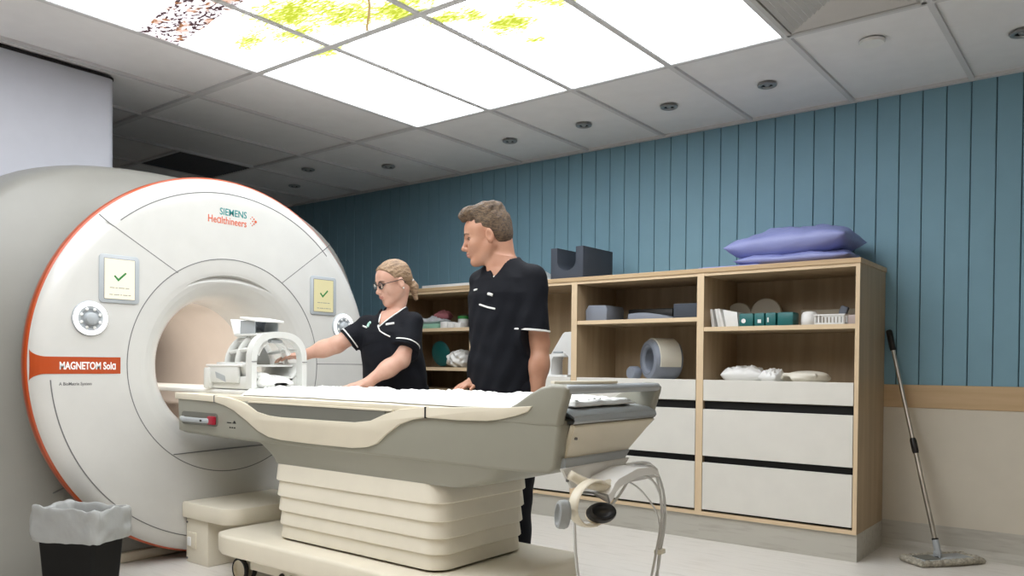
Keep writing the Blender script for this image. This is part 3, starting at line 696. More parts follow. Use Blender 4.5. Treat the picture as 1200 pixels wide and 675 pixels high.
# board: deck, tray board in the tunnel, side trims
B().box(-3.72,-1.50,TN+.004,TF-.004,.822,.848,bev=.006).out('deck', M['cream'], PT, 40)
B().box(-5.0,-1.52,2.20,2.60,.846,.868,bev=.008).out('sliding_board', M['white'], PT, 40)
up = [(-3.706,.850),(-3.40,.846),(-3.362,.845),(-3.244,.840),(-3.135,.822),(-3.087,.808),(-3.03,.784),(-2.947,.772),(-2.862,.768),(-2.6,.769),(-2.391,.771),(-2.298,.782),(-2.227,.808),(-2.141,.832),(-2.007,.846),(-1.80,.853),(-1.643,.859),(-1.53,.868)]
lo = [(-3.706,.820),(-3.362,.815),(-3.285,.803),(-3.203,.781),(-3.106,.740),(-3.021,.700),(-2.946,.679),(-2.861,.671),(-2.6,.668),(-2.40,.670),(-2.315,.679),(-2.262,.696),(-2.209,.736),(-2.14,.776),(-2.073,.797),(-2.007,.808),(-1.85,.806),(-1.72,.810),(-1.669,.817),(-1.60,.832),(-1.548,.848)]
for (y0, y1) in ((TN-.010,TN+.006),(TF-.006,TF+.010)):
    b = B().prism(up+lo[::-1], 1, y0, y1, bev=.004, seg=2); b.out('side_trim', M['cream'], PT, 40)
    B().box(-3.364,-3.358,y0-.001,y1+.001,.812,.846).out('trim_joint', M['seam'], PT)
    B().box(-2.009,-2.001,y0-.001,y1+.001,.806,.847).out('trim_joint', M['dark'], PT)
B().box(-3.10,-2.22,TN-.003,TN+.006,.770,.822).out('recess_panel', M['greyd'], PT)
B().box(-3.10,-2.18,TN-.006,TN+.006,.822,.829,bev=.001).out('recess_lip', M['cream'], PT)
# pull handle with red release
B().prism(rrect(-3.655,-3.345,.700,.762,.020), 1, TN-.003, TN+.004, bev=.001).out('handle_recess', M['greyd'], PT)
h = B().tube(smoothpath([(-3.635,TN-.004,.728),(-3.625,TN-.022,.728),(-3.58,TN-.030,.727),(-3.46,TN-.030,.726),(-3.40,TN-.022,.726),(-3.385,TN-.004,.726)],5), .012, 12, flat=(.6,1,(0,0,1))).out('pull_handle', M['bezel'], PT, 180)
B().box(-3.405,-3.352,TN-.022,TN-.002,.708,.748,bev=.006).out('release_button', M['red'], h, 40)
B().cyl((-3.43,TN-.040,.727),(-3.43,TN-.028,.727),.005,10).out('handle_pin', M['black'], h)
b = B(); b.box(-3.27,-3.235,TN-.001,TN+.001,.722,.727); b.box(-3.225,-3.20,TN-.001,TN+.001,.722,.727); b.sph((-3.21,TN,.729),.006,8)
for k in range(3): b.box(-3.25+.018*k,-3.24+.018*k,TN-.001,TN+.001,.700,.706)
b.out('bed_symbol', M['black'], PT)
# end handle: two swept cheeks joined by a bar
ch = [(-1.78,.812),(-1.66,.846),(-1.60,.874),(-1.545,.908),(-1.50,.930),(-1.455,.941),(-1.415,.938),(-1.400,.925),(-1.402,.905),(-1.425,.836),(-1.432,.806),(-1.50,.803)]
inner = 0
for y0, y1 in ((TN-.004,TN+.038),(TF-.038,TF+.004)):
    B().prism(ch, 1, y0, y1, bev=.012, seg=3).out('handle_cheek', M['grey'], PT, 40)
B().box(-1.478,-1.398,TN+.01,TF-.01,.908,.938,bev=.012,seg=3).out('handle_bar', M['bezel'], PT, 40)
# end block under the bar
R = []
for y in np.linspace(TN+.045, TF-.045, 14):
    s_ = math.sin((y-TN)/(TF-TN)*math.pi); R.append([Vector((-1.60,y,.862)),Vector((-1.50,y,.860+.004*s_)),Vector((-1.43,y,.848+.006*s_)),Vector((-1.402,y,.835+.004*s_)),Vector((-1.398,y,.822)),Vector((-1.405,y,.812)),Vector((-1.60,y,.812))])
b = grid_mesh(R); b.fill(); b.out('end_pad', M['bezel'], PT, 40)
B().box(-1.44,-1.414,TN+.06,TF-.06,.796,.814).out('end_gap', M['dark'], PT)
# sloping white end flap, grey strip and lower flap
def slab4(p, th, name, m):
    p = [Vector(q) for q in p]; n = (p[1]-p[0]).cross(p[3]-p[0]).normalized()*th; b = B()
    va = [b.bm.verts.new(q) for q in p]; vb = [b.bm.verts.new(q-n) for q in p]
    b.bm.faces.new(va); b.bm.faces.new(vb[::-1])
    for i in range(4): b.bm.faces.new((va[i],vb[i],vb[(i+1)%4],va[(i+1)%4]))
    bmesh.ops.recalc_face_normals(b.bm, faces=b.bm.faces)
    bmesh.ops.bevel(b.bm, geom=[e for e in b.bm.edges], offset=.003, segments=2, affect='EDGES'); return b.out(name, m, PT, 40)
slab4([(-1.440,2.130,.690),(-1.440,2.500,.676),(-1.400,2.665,.806),(-1.400,2.125,.806)], .018, 'end_flap', M['cream'])
slab4([(-1.430,2.115,.668),(-1.430,2.50,.668),(-1.425,2.53,.700),(-1.425,2.115,.700)], .02, 'grey_strip', M['bezel'])
slab4([(-1.425,2.150,.602),(-1.425,2.45,.618),(-1.42,2.52,.672),(-1.42,2.085,.672)], .012, 'lower_flap', M['white'])
for y, z in ((2.15,.765),(2.12,.632)): B().cyl((-1.425,y,z),(-1.4065 if z > .7 else -1.418,y,z),.0045,10).out('screw', M['seam'], PT)
# curved tray bracket that carries the headphones
R = []
for y, z in ((2.195,.590),(2.215,.600),(2.235,.622),(2.26,.634),(2.38,.655),(2.50,.652),(2.53,.640)):
    R.append([Vector((-1.415,y,z)),Vector((-1.36,y+.004,z+.004)),Vector((-1.318,y+.008,z-.002)),Vector((-1.312,y+.008,z-.028)),Vector((-1.318,y+.008,z-.030)),Vector((-1.324,y+.008,z-.009)),Vector((-1.362,y+.004,z-.004)),Vector((-1.415,y,z-.008))])
b = grid_mesh(R); b.fill(); b.out('hanging_tray', M['white'], PT, 40)
B().tube(smoothpath([(-1.40,2.10,.655),(-1.37,2.14,.630),(-1.35,2.20,.612),(-1.345,2.26,.615)],4), .016, 12).out('hook', M['cream'], PT, 180)
# ================================================================== THINGS ON THE BED
def ncloud(x, y, s=1.0, z=0): return mnoise.fractal(Vector((x*s,y*s,z)), 1.0, 2.0, 4)
# rumpled sheet over the board
R = []
NX, NY = 150, 54
for i in range(NX+1):
    x = -3.25+1.77*i/NX; row = []
    for j in range(NY+1):
        v = j/NY; y = 2.135+.51*v
        y += .022*ncloud(x, 3, 2.3)*(1-v)*2+.018*ncloud(x, 7, 2.7)*v
        z = .872+.010*max(0,ncloud(x*1.0+y*.6, y*3.2, 5.5))+.016*max(0,ncloud(x*.8, y*2.0, 2.6, 4))
        rd = abs(ncloud(x*1.3+4, y*2.2, 3.1, 9)); z += .013*max(0, 1-rd*6)
        e = min(v, 1-v)
        if e < .10: z = .851+(z-.851)*smst(e, 0, .10)
        ex = min(i, NX-i)/NX
        row.append(Vector((x+.010*ncloud(x,y,6,2), y, z+(0 if ex > .02 else -.006))))
    R.append(row)
b = grid_mesh(R); o = b.out('bed_sheet', M['sheet'], None, 180)
m = o.modifiers.new('thick','SOLIDIFY'); m.thickness = .003; m.offset = 1
tag(o, 'long rumpled white cotton sheet spread over the scanner bed', 'sheet'); rebase(o, (-2.4,2.4,.855))
# small folded white cloth at the foot end
xs = np.arange(-1.70,-1.38,.006); 
R = []
for i in range(31):
    row = []
    for j in range(41):
        u, v = i/30, j/40; x = -1.60+.155*u; y = 2.20+.40*v
        z = .872+.018*math.sin(u*3.1)*(.7+.5*ncloud(x,y,9,5))+.010*abs(ncloud(x,y,14,1))
        if min(i,30-i) < 2 or min(j,40-j) < 2: z = .8665+.003*abs(ncloud(x,y,9))
        row.append(Vector((x,y,z)))
    R.append(row)
o = grid_mesh(R).out('folded_cloth', M['sheet'], None, 180); m = o.modifiers.new('thick','SOLIDIFY'); m.thickness = .004; m.offset = -1
tag(o, 'small bunched white cloth on the foot end of the bed under the end handle', 'cloth'); rebase(o, (-1.5,2.4,.866))
o = slab4([(-1.50,2.20,.945),(-1.395,2.245,.945),(-1.40,2.42,.948),(-1.47,2.38,.948)], .006, 'thin_pad', M['cream']); bpy.data.objects.remove(o)
b = B(); pp = [(-1.505,2.14),(-1.475,2.12),(-1.415,2.23),(-1.405,2.40),(-1.42,2.415),(-1.47,2.40)]
b.prism(pp, 2, .9395, .949, bev=.002); o = b.out('thin_pad', M['cream'], None, 40)
tag(o, 'thin cream pad lying on top of the bed end handle', 'pad'); rebase(o, (-1.45,2.3,.9395))

# head coil: base cradle, open arch frame, rear shell, mirror unit
HC = thing('head_coil', (-3.42,2.36,.868), 'white open-frame head coil with mirror standing on the bed by the tunnel', 'head coil')
CY = 2.355; Z0 = .874
def archpts(hw, top, n=30, base=Z0, sh=.50, ex=2.5):
    """outline of an upright D: straight legs then rounded top"""
    zc = base+(top-base)*sh; p = [(CY-hw,base),(CY-hw,base+(zc-base)*.5)]
    for k in range(n+1):
        a = math.pi-math.pi*k/n; c, s_ = math.cos(a), math.sin(a)
        p.append((CY+hw*math.copysign(abs(c)**(2/ex),c), zc+(top-zc)*abs(s_)**(2/ex)))
    return p+[(CY+hw,base+(zc-base)*.5),(CY+hw,base)]
b = B()
ou, inn = archpts(.158,1.150), archpts(.130,1.120)
for (x0, x1) in ((-3.30,-3.255),):
    va = []
    for P_, X_ in ((ou,x0),(ou,x1),(inn,x1),(inn,x0)): va.append([b.bm.verts.new((X_,y,z)) for y, z in P_])
    for i in range(4):
        for k in range(len(ou)-1): b.bm.faces.new((va[i][k],va[(i+1)%4][k],va[(i+1)%4][k+1],va[i][k+1]))
    for k in (0,-1): b.bm.faces.new([va[i][k] for i in range(4)])
b.out('arch_frame', M['clear'], HC, 40)
# lower trough behind the arch (two-part shell split at mid height)
b = B(); R = []
for x in (-3.30,-3.34,-3.42,-3.50,-3.56):
    P_ = []
    for k in range(25):
        a = math.pi+math.pi*k/24; P_.append(Vector((x, CY+.150*math.cos(a), 1.0+.118*math.sin(a))))
    R.append(P_)
b = grid_mesh(R); o = b.out('lower_shell', M['clear'], HC, 60); m = o.modifiers.new('t','SOLIDIFY'); m.thickness = .012
B().box(-3.62,-3.30,CY-.150,CY+.150,Z0-.004,.935,bev=.012).out('cradle_base', M['clear'], HC, 40)
B().box(-3.62,-3.36,CY-.162,CY-.146,.90,.985,bev=.006).out('side_wall', M['clear'], HC, 40)
B().box(-3.62,-3.36,CY+.146,CY+.162,.90,.985,bev=.006).out('side_wall', M['clear'], HC, 40)
B().box(-3.63,-3.34,CY-.166,CY+.166,.980,.990,bev=.003).out('side_rim', M['white'], HC, 40)
B().box(-3.645,-3.59,CY-.172,CY-.13,Z0-.004,.975,bev=.01).out('corner_post', M['clear'], HC, 40)
b = B().prism([(-3.55,.955),(-3.47,.935),(-3.46,.905),(-3.54,.925)], 1, CY-.164, CY-.160); b.out('side_label', M['bezel'], HC)
b = B()
for (x0,x1,y) in ((-3.256,-3.252,0),): b.box(x0,x1,CY-.158,CY-.130,1.003,1.006); 
b.out('seam_left', M['seam'], HC)
B().box(-3.256,-3.252,CY+.130,CY+.158,1.003,1.006).out('seam_right', M['seam'], HC)
# upper rear shell with two side windows and longitudinal bars
def bar(p, w_, th, name='shell_bar'):
    B().tube(smoothpath(p,6), 1, 10, flat=(w_,th,(0,0,1))).out(name, M['clear'], HC, 60)
def upt(a, r=.145, zc=.99, h=.165): return (CY+r*math.cos(a), zc+h*math.sin(a))
for deg in (28, 62, 118, 152):
    y, z = upt(math.radians(deg)); y2, z2 = upt(math.radians(deg), .128, .985, .135)
    bar([(-3.28,y,z-.004),(-3.38,(y+y2)/2,(z+z2)/2+.002),(-3.50,y2,z2)], .012, .010)
for x, r, h in ((-3.50,.130,.140),(-3.40,.138,.152)):
    b = B(); b.tube([(x, *upt(math.pi*k/24, r, .985, h)) for k in range(25)], 1, 10, flat=(.016,.006,(1,0,0))); b.out('shell_hoop', M['clear'], HC, 60)
b = B(); R = []
for x, r, h in ((-3.50,.130,.140),(-3.545,.118,.12),(-3.57,.085,.085),(-3.575,.02,.02)):
    R.append([Vector((x, *upt(math.pi*k/24, r, .985, h))) for k in range(25)])
o = grid_mesh(R).out('rear_dome', M['clear'], HC, 60)
# inner face support band
b = B(); b.tube([(-3.31, *upt(math.radians(25+130*k/20), .10, .985, .125)) for k in range(21)], 1, 10, flat=(.012,.007,(1,0,0))); b.out('face_band', M['white'], HC, 60)
B().box(-3.325,-3.275,CY-.035,CY+.03,1.095,1.112,bev=.006).out('lock_tab', M['bezel'], HC, 40)
# head cushion inside
s_ = SDF(np.arange(-3.5,-3.24,.005), np.arange(CY-.14,CY+.14,.005), np.arange(.87,1.0,.005))
s_.ell((-3.37,CY-.055,.915),(.10,.060,.035),.02,R=((1,0,0),(0,.94,.34),(0,-.34,.94))); s_.ell((-3.36,CY+.055,.905),(.10,.065,.030),.02,R=((1,0,0),(0,.94,-.34),(0,.34,.94))); s_.ell((-3.30,CY,.895),(.06,.10,.02),.02)
o = link('head_cushion', s_.mesh('head_cushion'), M['sheet'], None); tag(o, 'soft white cushion inside the head coil', 'cushion'); rebase(o, (-3.36,CY,.89))
# mirror unit on top
B().box(-3.49,-3.30,CY-.10,CY+.06,1.128,1.140,bev=.004).out('mirror_base', M['clear'], HC, 40)
mb = B(); mb.box(-3.46,-3.34,CY-.085,CY-.079,1.14,1.205,bev=.001); mb.out('mirror_side', M['bezel'], HC, 40)
B().box(-3.46,-3.34,CY+.045,CY+.051,1.14,1.205,bev=.001).out('mirror_side', M['bezel'], HC, 40)
RT = Matrix.Rotation(math.radians(-24),4,'Y').to_3x3()
B().box(-3.445,-3.441,CY-.076,CY+.042,1.142,1.205,rot=Matrix.Rotation(math.radians(20),3,'Y')).out('mirror', M['mirror'], HC)
B().box(-3.445,-3.315,CY-.098,CY+.066,1.205,1.215,bev=.002,rot=Matrix.Rotation(math.radians(8),3,'Y')).out('mirror_hood', M['white'], HC, 40)
B().box(-3.512,-3.506,CY-.098,CY-.01,1.138,1.215,bev=.001,rot=Matrix.Rotation(math.radians(-22),3,'Y')).out('mirror_flap', M['white'], HC, 40)

# headphones hanging at the bed end
HP = thing('headphones', (-1.35,2.12,.50), 'cream headphones with black ear pad hanging from the end of the bed', 'headphones')
hb = [(-1.345,2.235,.612),(-1.345,2.18,.632),(-1.345,2.12,.634),(-1.345,2.065,.612),(-1.345,2.040,.575),(-1.345,2.045,.54),(-1.342,2.075,.512),(-1.340,2.11,.500),(-1.338,2.15,.498),(-1.335,2.185,.508)]
B().tube(smoothpath(hb,6), 1, 12, flat=(.006,.018,(1,0,0))).out('headband', M['cream'], HP, 60)
def cup(c, nrm, rx, ry, m1, m2):
    n = Vector(nrm).normalized(); u = n.cross(Vector((0,0,1))).normalized(); v = n.cross(u)
    R1 = Matrix(((u.x,v.x,n.x),(u.y,v.y,n.y),(u.z,v.z,n.z)))
    k = B(); k.lathe([(.0005,-.016),(.6,-.016),(.92,-.010),(1,0),(.96,.008),(.80,.012)], (0,0,0), 2, 32)
    for q in k.bm.verts: q.co = R1@Vector((q.co.x*rx,q.co.y*ry,q.co.z))+Vector(c)
    o1 = k.out('ear_cup', m1, HP, 50)
    k = B(); k.lathe([(.98,.004),(.98,.014),(.90,.024),(.72,.026),(.58,.016),(.45,.012),(.0005,.011)], (0,0,0), 2, 32)
    for q in k.bm.verts: q.co = R1@Vector((q.co.x*rx,q.co.y*ry,q.co.z))+Vector(c)
    k.out('ear_pad', m2, o1, 50)
cup((-1.332,2.175,.528), (.55,-.35,.40), .052, .034, M['cream'], M['black'])
cup((-1.350,2.000,.550), (-.45,-1.0,.08), .022, .045, M['padv'], M['padv'])
B().tube(smoothpath([(-1.345,2.235,.612),(-1.35,2.26,.612),(-1.36,2.285,.620)],4), .010, 10).out('band_joint', M['cream'], HP, 60)
# tubes and cables of the headphones and call bell
def cab(name, pts, r, label, m=M['cable']):
    o = B().tube(smoothpath(pts,8), r, 8).out(name, m, None, 180); tag(o, label, 'cable', 'cables hanging at the bed end'); return rebase(o, pts[-1])
X = -1.318
cab('air_tube', [(X-.02,2.235,.535),(X,2.27,.578),(X,2.34,.622),(X,2.42,.628),(X,2.50,.600),(X,2.56,.540),(X,2.575,.470),(X,2.555,.405),(X,2.53,.340),(X,2.50,.265),(X,2.49,.20),(X,2.47,.10),(X,2.44,.008),(X+.1,2.38,.006)], .0045, 'white air tube curving from the ear pad over the tray and down to the floor')
cab('air_tube', [(-1.36,2.44,.664),(X,2.49,.655),(X-.005,2.545,.62),(X-.01,2.60,.55),(X-.01,2.615,.48),(X-.005,2.60,.41),(X,2.565,.345),(X+.003,2.545,.29),(X,2.515,.22),(X,2.505,.12),(X,2.51,.008),(X+.12,2.52,.006)], .0045, 'outermost white tube looping widest at the bed end')
cab('air_tube', [(-1.37,2.40,.664),(X-.015,2.46,.668),(X-.01,2.52,.645),(X-.015,2.575,.57),(X-.012,2.59,.50),(X-.005,2.585,.42),(X+.004,2.55,.35),(X+.008,2.53,.29),(X+.01,2.525,.22),(X+.005,2.53,.12),(X+.0,2.55,.008),(X+.1,2.60,.006)], .0045, 'middle white tube of the three looping down from the tray')
cab('thin_lead', [(X-.03,2.36,.615),(X-.015,2.42,.585),(X-.01,2.49,.535),(X-.01,2.55,.480),(X-.003,2.565,.42),(X+.004,2.545,.35)], .003, 'thinnest straight white lead running under the tray to the tube clip')
cab('bell_cable', [(-1.40,2.085,.575),(-1.37,2.078,.54),(-1.36,2.072,.48),(-1.355,2.07,.42),(-1.35,2.078,.35),(-1.345,2.09,.30),(-1.33,2.11,.25),(-1.30,2.13,.16),(-1.28,2.14,.05),(-1.24,2.16,.006),(-1.15,2.2,.006)], .005, 'pale cable dropping straight down beside the grey ear cup')
o = B().box(X-.012,X+.016,2.535,2.575,.335,.352,bev=.004).out('tube_clip', M['cream'], None, 40)
tag(o, 'small cream clip holding the hanging tubes together', 'cable clip'); rebase(o, (X,2.55,.335))

# ================================================================== THINGS ON AND IN THE CABINETS
TOPZ = CT
# charcoal foam block with a round cut-out
b = B(); x0, x1, zt = -3.055, -2.800, TOPZ+.205
pts = [(x0,TOPZ),(x1,TOPZ),(x1,zt),(x1-.058,zt)]
cx_, r_ = (x0+.052+x1-.058)/2, ((x1-.058)-(x0+.052))/2
for k in range(1,20): a = -math.pi*k/20; pts.append((cx_+r_*math.cos(a), zt-.085+.085*0+r_*math.sin(a)*.92))
pts += [(x0+.052,zt),(x0,zt)]
b.prism(pts, 1, 4.33, 4.70, bev=.004); o = b.out('foam_block', M['foam'], None, 40)
tag(o, 'charcoal foam positioning block with a half-round cut-out on the cabinet top', 'foam block'); rebase(o, (-2.93,4.5,TOPZ))
# white paper sheet on the far cabinet top
o = B().box(-4.24,-3.45,4.33,4.62,TOPZ,TOPZ+.022,bev=.004).out('flat_white_mat', M['white'], None, 40)
tag(o, 'flat white mat lying on the cabinet top between the woman and the man', 'mat'); rebase(o, (-3.85,4.45,TOPZ))
o = B().prism([(-3.10,TOPZ),(-3.34,TOPZ),(-3.34,TOPZ+.11),(-3.31,TOPZ+.11)], 1, 4.42, 4.60, bev=.003).out('white_wedge', M['white'], None, 40)
tag(o, 'white wedge on the cabinet top just behind the standing man', 'wedge'); rebase(o, (-3.2,4.5,TOPZ))
# lilac pillows
def pillow(name, cx, cy, z0, sx, sy, th, rot, label, tilt=0, seed=0):
    N = 44; b = B(); rows_t, rows_b = [], []
    c, s = math.cos(rot), math.sin(rot)
    def P(u, v, side):
        e = (1-abs(u)**3.2)*(1-abs(v)**3.2); e = max(e,0)**.55
        pin = 1-.045*(abs(u)**2+abs(v)**2)+.05*abs(u*v)**2
        wr = .014*ncloud(u*1.3+seed, v*1.3, 1.6, seed)*e+.006*ncloud(u+seed, v*2.6, 4, seed)*e
        x, y = u*sx/2*pin, v*sy/2*pin; h = side*th/2*e
        if side > 0: h += wr*1.6
        return Vector((cx+x*c-y*s, cy+x*s+y*c, z0+(th*.5 if 0 else 0)+th*.42+(h if side > 0 else max(h,-th*.42)) + tilt*u - .0*abs(u)))
    for i in range(N+1):
        u = -1+2*i/N; rows_t.append([P(u,-1+2*j/N,1) for j in range(N+1)]); rows_b.append([P(u,-1+2*j/N,-1) for j in range(N+1)])
    b = grid_mesh(rows_t); V = [[b.bm.verts.new(p) for p in row] for row in rows_b]
    for i in range(N):
        for j in range(N): b.bm.faces.new((V[i][j],V[i][j+1],V[i+1][j+1],V[i+1][j]))
    bmesh.ops.remove_doubles(b.bm, verts=b.bm.verts, dist=1e-4)
    o = b.out(name, M['purple'], None, 180); tag(o, label, 'pillow', 'lilac pillows on the cabinet'); return rebase(o, (cx,cy,z0))
pillow('pillow', -1.50,4.585,TOPZ, .66,.45,.080, .03, 'flatter lilac pillow underneath the plump one on the cabinet top', seed=3)
pillow('pillow', -1.535,4.580,TOPZ+.058, .71,.42,.170, -.02, 'plump lilac pillow lying on top of the other pillow', .012, seed=8)
o = B().box(-2.02,-1.66,4.36,4.60,TOPZ,TOPZ+.012,bev=.005,seg=3).out('folded_case', M['purple'], None, 60); tag(o, 'thin flat lilac cover sticking out left of the pillows', 'pillow cover'); rebase(o, (-1.84,4.48,TOPZ))

SH1 = 1.230
# three white wedge pads leaning at the left of the shelf
for k, (x, lean, dd) in enumerate(((-1.948,.010,4.40),(-1.905,.018,4.39),(-1.885,.022,4.39))):
    b = B().prism([(x,SH1),(x+.018,SH1),(x+.018-.0,SH1+.004),(x-lean+.010,SH1+.108),(x-lean-.004,SH1+.108)], 1, dd, dd+.16, bev=.0015)
    o = b.out('white_pad', M['white'], None, 40); tag(o, ['leftmost white pad standing on the shelf above the white front','middle of the three white pads standing on the shelf','rightmost of the three white pads, its broad grey-white side showing'][k], 'pad', 'white pads standing on the shelf'); rebase(o, (x,dd,SH1))
    if k == 2:
        o2 = B().prism([(x+.020,SH1),(x+.095,SH1),(x+.085,SH1+.085),(x+.0,SH1+.104)], 1, dd+.02, dd+.15, bev=.002).out('white_block', M['white'], None, 40)
        tag(o2, 'broad white foam block leaning against the three white pads on the shelf', 'foam block'); rebase(o2, (x+.05,dd,SH1))
for k, (x, r) in enumerate(((-1.905,.082),(-1.735,.092))):
    b = B().lathe([(.0005,-.012),(r-.003,-.012),(r,-.009),(r,.009),(r-.003,.012),(.0005,.012)], (x,4.70,SH1+r), 1, 48)
    o = b.out('round_disc', mat('beige_disc',(.50,.45,.36),.6), None, 40); tag(o, ['smaller beige round disc standing behind the teal boxes','larger beige round disc standing behind the teal boxes'][k], 'disc', 'beige discs on the shelf'); rebase(o, (x,4.70,SH1))
lab = ['leftmost teal box on the shelf, with a white symbol label','second teal box from the left, with a blurred white label','third teal box from the left, narrow with an upright white label','rightmost teal box on the shelf, plain and widest']
for k, (x0, x1) in enumerate(((-1.782,-1.700),(-1.694,-1.636),(-1.629,-1.572),(-1.562,-1.476))):
    t = thing('teal_box', ((x0+x1)/2,4.44,SH1), lab[k], 'box', 'teal boxes on the shelf')
    B().box(x0,x1,4.40,4.50,SH1,SH1+.074,bev=.004).out('body', M['teal'], t, 40)
    B().box(x0+.004,x1-.004,4.404,4.496,SH1+.072,SH1+.077,bev=.002).out('lid', M['teal'], t, 40)
    if k == 0:
        B().lathe([(.0005,0),(.013,0),(.013,.001),(.0005,.001)], (x0+.026,4.3985,SH1+.034), 1, 20).out('label_patch', M['whitel'], t)
    if k == 1: B().box(x0+.020,x0+.040,4.3985,4.400,SH1+.020,SH1+.040,bev=.0005).out('label_patch', M['whitel'], t)
    if k == 2: B().box(x0+.010,x0+.019,4.3985,4.400,SH1+.024,SH1+.050).out('label_patch', M['whitel'], t)
o = B().lathe([(.0005,0),(.037,0),(.043,.006),(.045,.03),(.042,.062),(.034,.075),(.015,.080),(.0005,.081)], (-1.405,4.46,SH1), 2, 36).out('white_tub', M['white'], None, 50)
tag(o, 'round white tub on the shelf between the teal boxes and the basket', 'tub'); rebase(o, (-1.405,4.46,SH1))
# white slotted basket
t = thing('slotted_basket', (-1.27,4.45,SH1), 'small white plastic basket with upright slots on the right of the shelf', 'basket')
b = B(); x0, x1, y0, y1, zb, zt = -1.352,-1.205,4.385,4.50,SH1+.004,SH1+.055
for k in range(9): x = x0+(x1-x0)*k/8; b.box(x-.004,x+.004,y0,y0+.003,zb,zt); b.box(x-.004,x+.004,y1-.003,y1,zb,zt)
for k in range(6): y = y0+(y1-y0)*k/5; b.box(x0,x0+.003,y-.004,y+.004,zb,zt); b.box(x1-.003,x1,y-.004,y+.004,zb,zt)
b.out('slots', M['white'], t)
b = B(); b.box(x0-.008,x1+.008,y0-.006,y0+.004,zt-.006,zt+.002,bev=.001); b.box(x0-.008,x1+.008,y1-.004,y1+.006,zt-.006,zt+.002,bev=.001); b.box(x0-.008,x0+.004,y0,y1,zt-.006,zt+.002); b.box(x1-.004,x1+.008,y0,y1,zt-.006,zt+.002)
b.out('rim', M['white'], t)
b = B(); b.box(x0,x1,y0,y1,SH1,SH1+.012,bev=.002); b.out('floor', M['white'], t)
o = B().box(-1.190,-1.135,4.40,4.46,SH1,SH1+.052,bev=.004).out('small_carton', mat('pinkish_carton',(.50,.42,.40),.6), None, 40); tag(o, 'small pale pink carton at the right end of the shelf', 'carton'); rebase(o, (-1.16,4.43,SH1))
o = B().box(-1.50,-1.17,4.60,4.72,SH1,SH1+.098,bev=.006).out('beige_board', mat('beige_board',(.40,.35,.27),.7), None, 40); tag(o, 'dull beige block standing behind the basket on the shelf', 'block'); rebase(o, (-1.33,4.66,SH1))
t = thing('hand_unit', (-1.235,4.53,SH1), 'grey hand unit leaning up behind the white basket', 'handset')
B().box(-1.265,-1.225,4.51,4.55,SH1+.050,SH1+.108,bev=.008,rot=Matrix.Rotation(.3,3,'Y')).out('head', M['foamm'], t, 40)
B().box(-1.262,-1.25,4.52,4.54,SH1,SH1+.058,bev=.003).out('stem', M['foamm'], t, 40)
# lower deck of unit 1: white pads and a flat coil with a handle
DK = .915
def soft(name, cx, cy, z0, sx, sy, th, m, label, cat, rot=0, seed=0, group=None, top=0):
    o = pillow(name, cx, cy, z0, sx, sy, th, rot, label, 0, seed); o.data.materials[0] = m; o['category'] = cat
    if group: o['group'] = group
    else: del o['group']
    return o
soft('white_cushion', -1.79,4.50,DK, .25,.20,.095, M['white'], 'larger white cushion on the cabinet deck, left of the curved coil', 'cushion', .25, 1, 'white cushions on the cabinet deck')
soft('white_cushion', -1.60,4.45,DK, .11,.16,.075, M['white'], 'smaller white cushion squeezed beside the curved coil', 'cushion', -.1, 2, 'white cushions on the cabinet deck')
s_ = SDF(np.arange(-1.60,-1.26,.004), np.arange(4.33,4.64,.005), np.arange(DK-.01,DK+.09,.004))
s_.ell((-1.43,4.48,DK+.028),(.135,.11,.034),.01); s_.ell((-1.40,4.45,DK+.045),(.10,.07,.022),.02); s_.cap((-1.52,4.40,DK+.045),(-1.35,4.38,DK+.045),.012,.012,.01)
s_.ell((-1.50,4.42,DK+.02),(.035,.05,.018),.01,'sub'); s_.fn(lambda X,Y,Z: (DK+.001)-Z+0*X+0*Y)
o = link('flat_coil', s_.mesh('flat_coil'), mat('ivory_plastic',(.74,.70,.60),.4), None); tag(o, 'curved ivory body coil with a grip lying on the cabinet deck', 'coil'); rebase(o, (-1.43,4.48,DK))
# unit 2, upper shelf
SH2 = 1.289
b = B().prism([(-2.850+.03,SH2),(-2.665,SH2),(-2.660,SH2+.078),(-2.672,SH2+.100),(-2.80,SH2+.104),(-2.822,SH2+.07)], 1, 4.40, 4.62, bev=.004)
o = b.out('grey_foam_box', M['foaml'], None, 40); tag(o, 'blue-grey foam box at the left end of the upper shelf', 'foam box'); rebase(o, (-2.74,4.5,SH2))
o = B().box(-2.62,-2.30,4.60,4.72,SH2,SH2+.082,bev=.008).out('black_case', M['black'], None, 40); tag(o, 'dark case at the back of the upper shelf between two foam pieces', 'case'); rebase(o, (-2.46,4.66,SH2))
pts = [(-2.52+.008,SH2)]+[(-2.505+.29*k/12, SH2+.010+.034*math.sin(math.pi*min(1,(.30+.70*k/12)))) for k in range(13)]+[(-2.205,SH2)]
o = B().prism(pts, 1, 4.40, 4.56, bev=.003).out('foam_wedge', M['foaml'], None, 40); tag(o, 'low blue-grey foam wedge in the middle of the upper shelf', 'foam wedge'); rebase(o, (-2.36,4.48,SH2))
o = B().box(-2.195,-2.02,4.40,4.60,SH2,SH2+.090,bev=.004).out('dark_foam_block', M['foam'], None, 40); tag(o, 'dark foam block at the right end of the upper shelf', 'foam block'); rebase(o, (-2.11,4.5,SH2))
# ring coil standing on edge
t = thing('ring_coil', (-2.33,4.52,DK), 'round blue-grey ring coil standing on edge on the cabinet deck', 'coil')
cyr, czr = -2.340, DK+.128
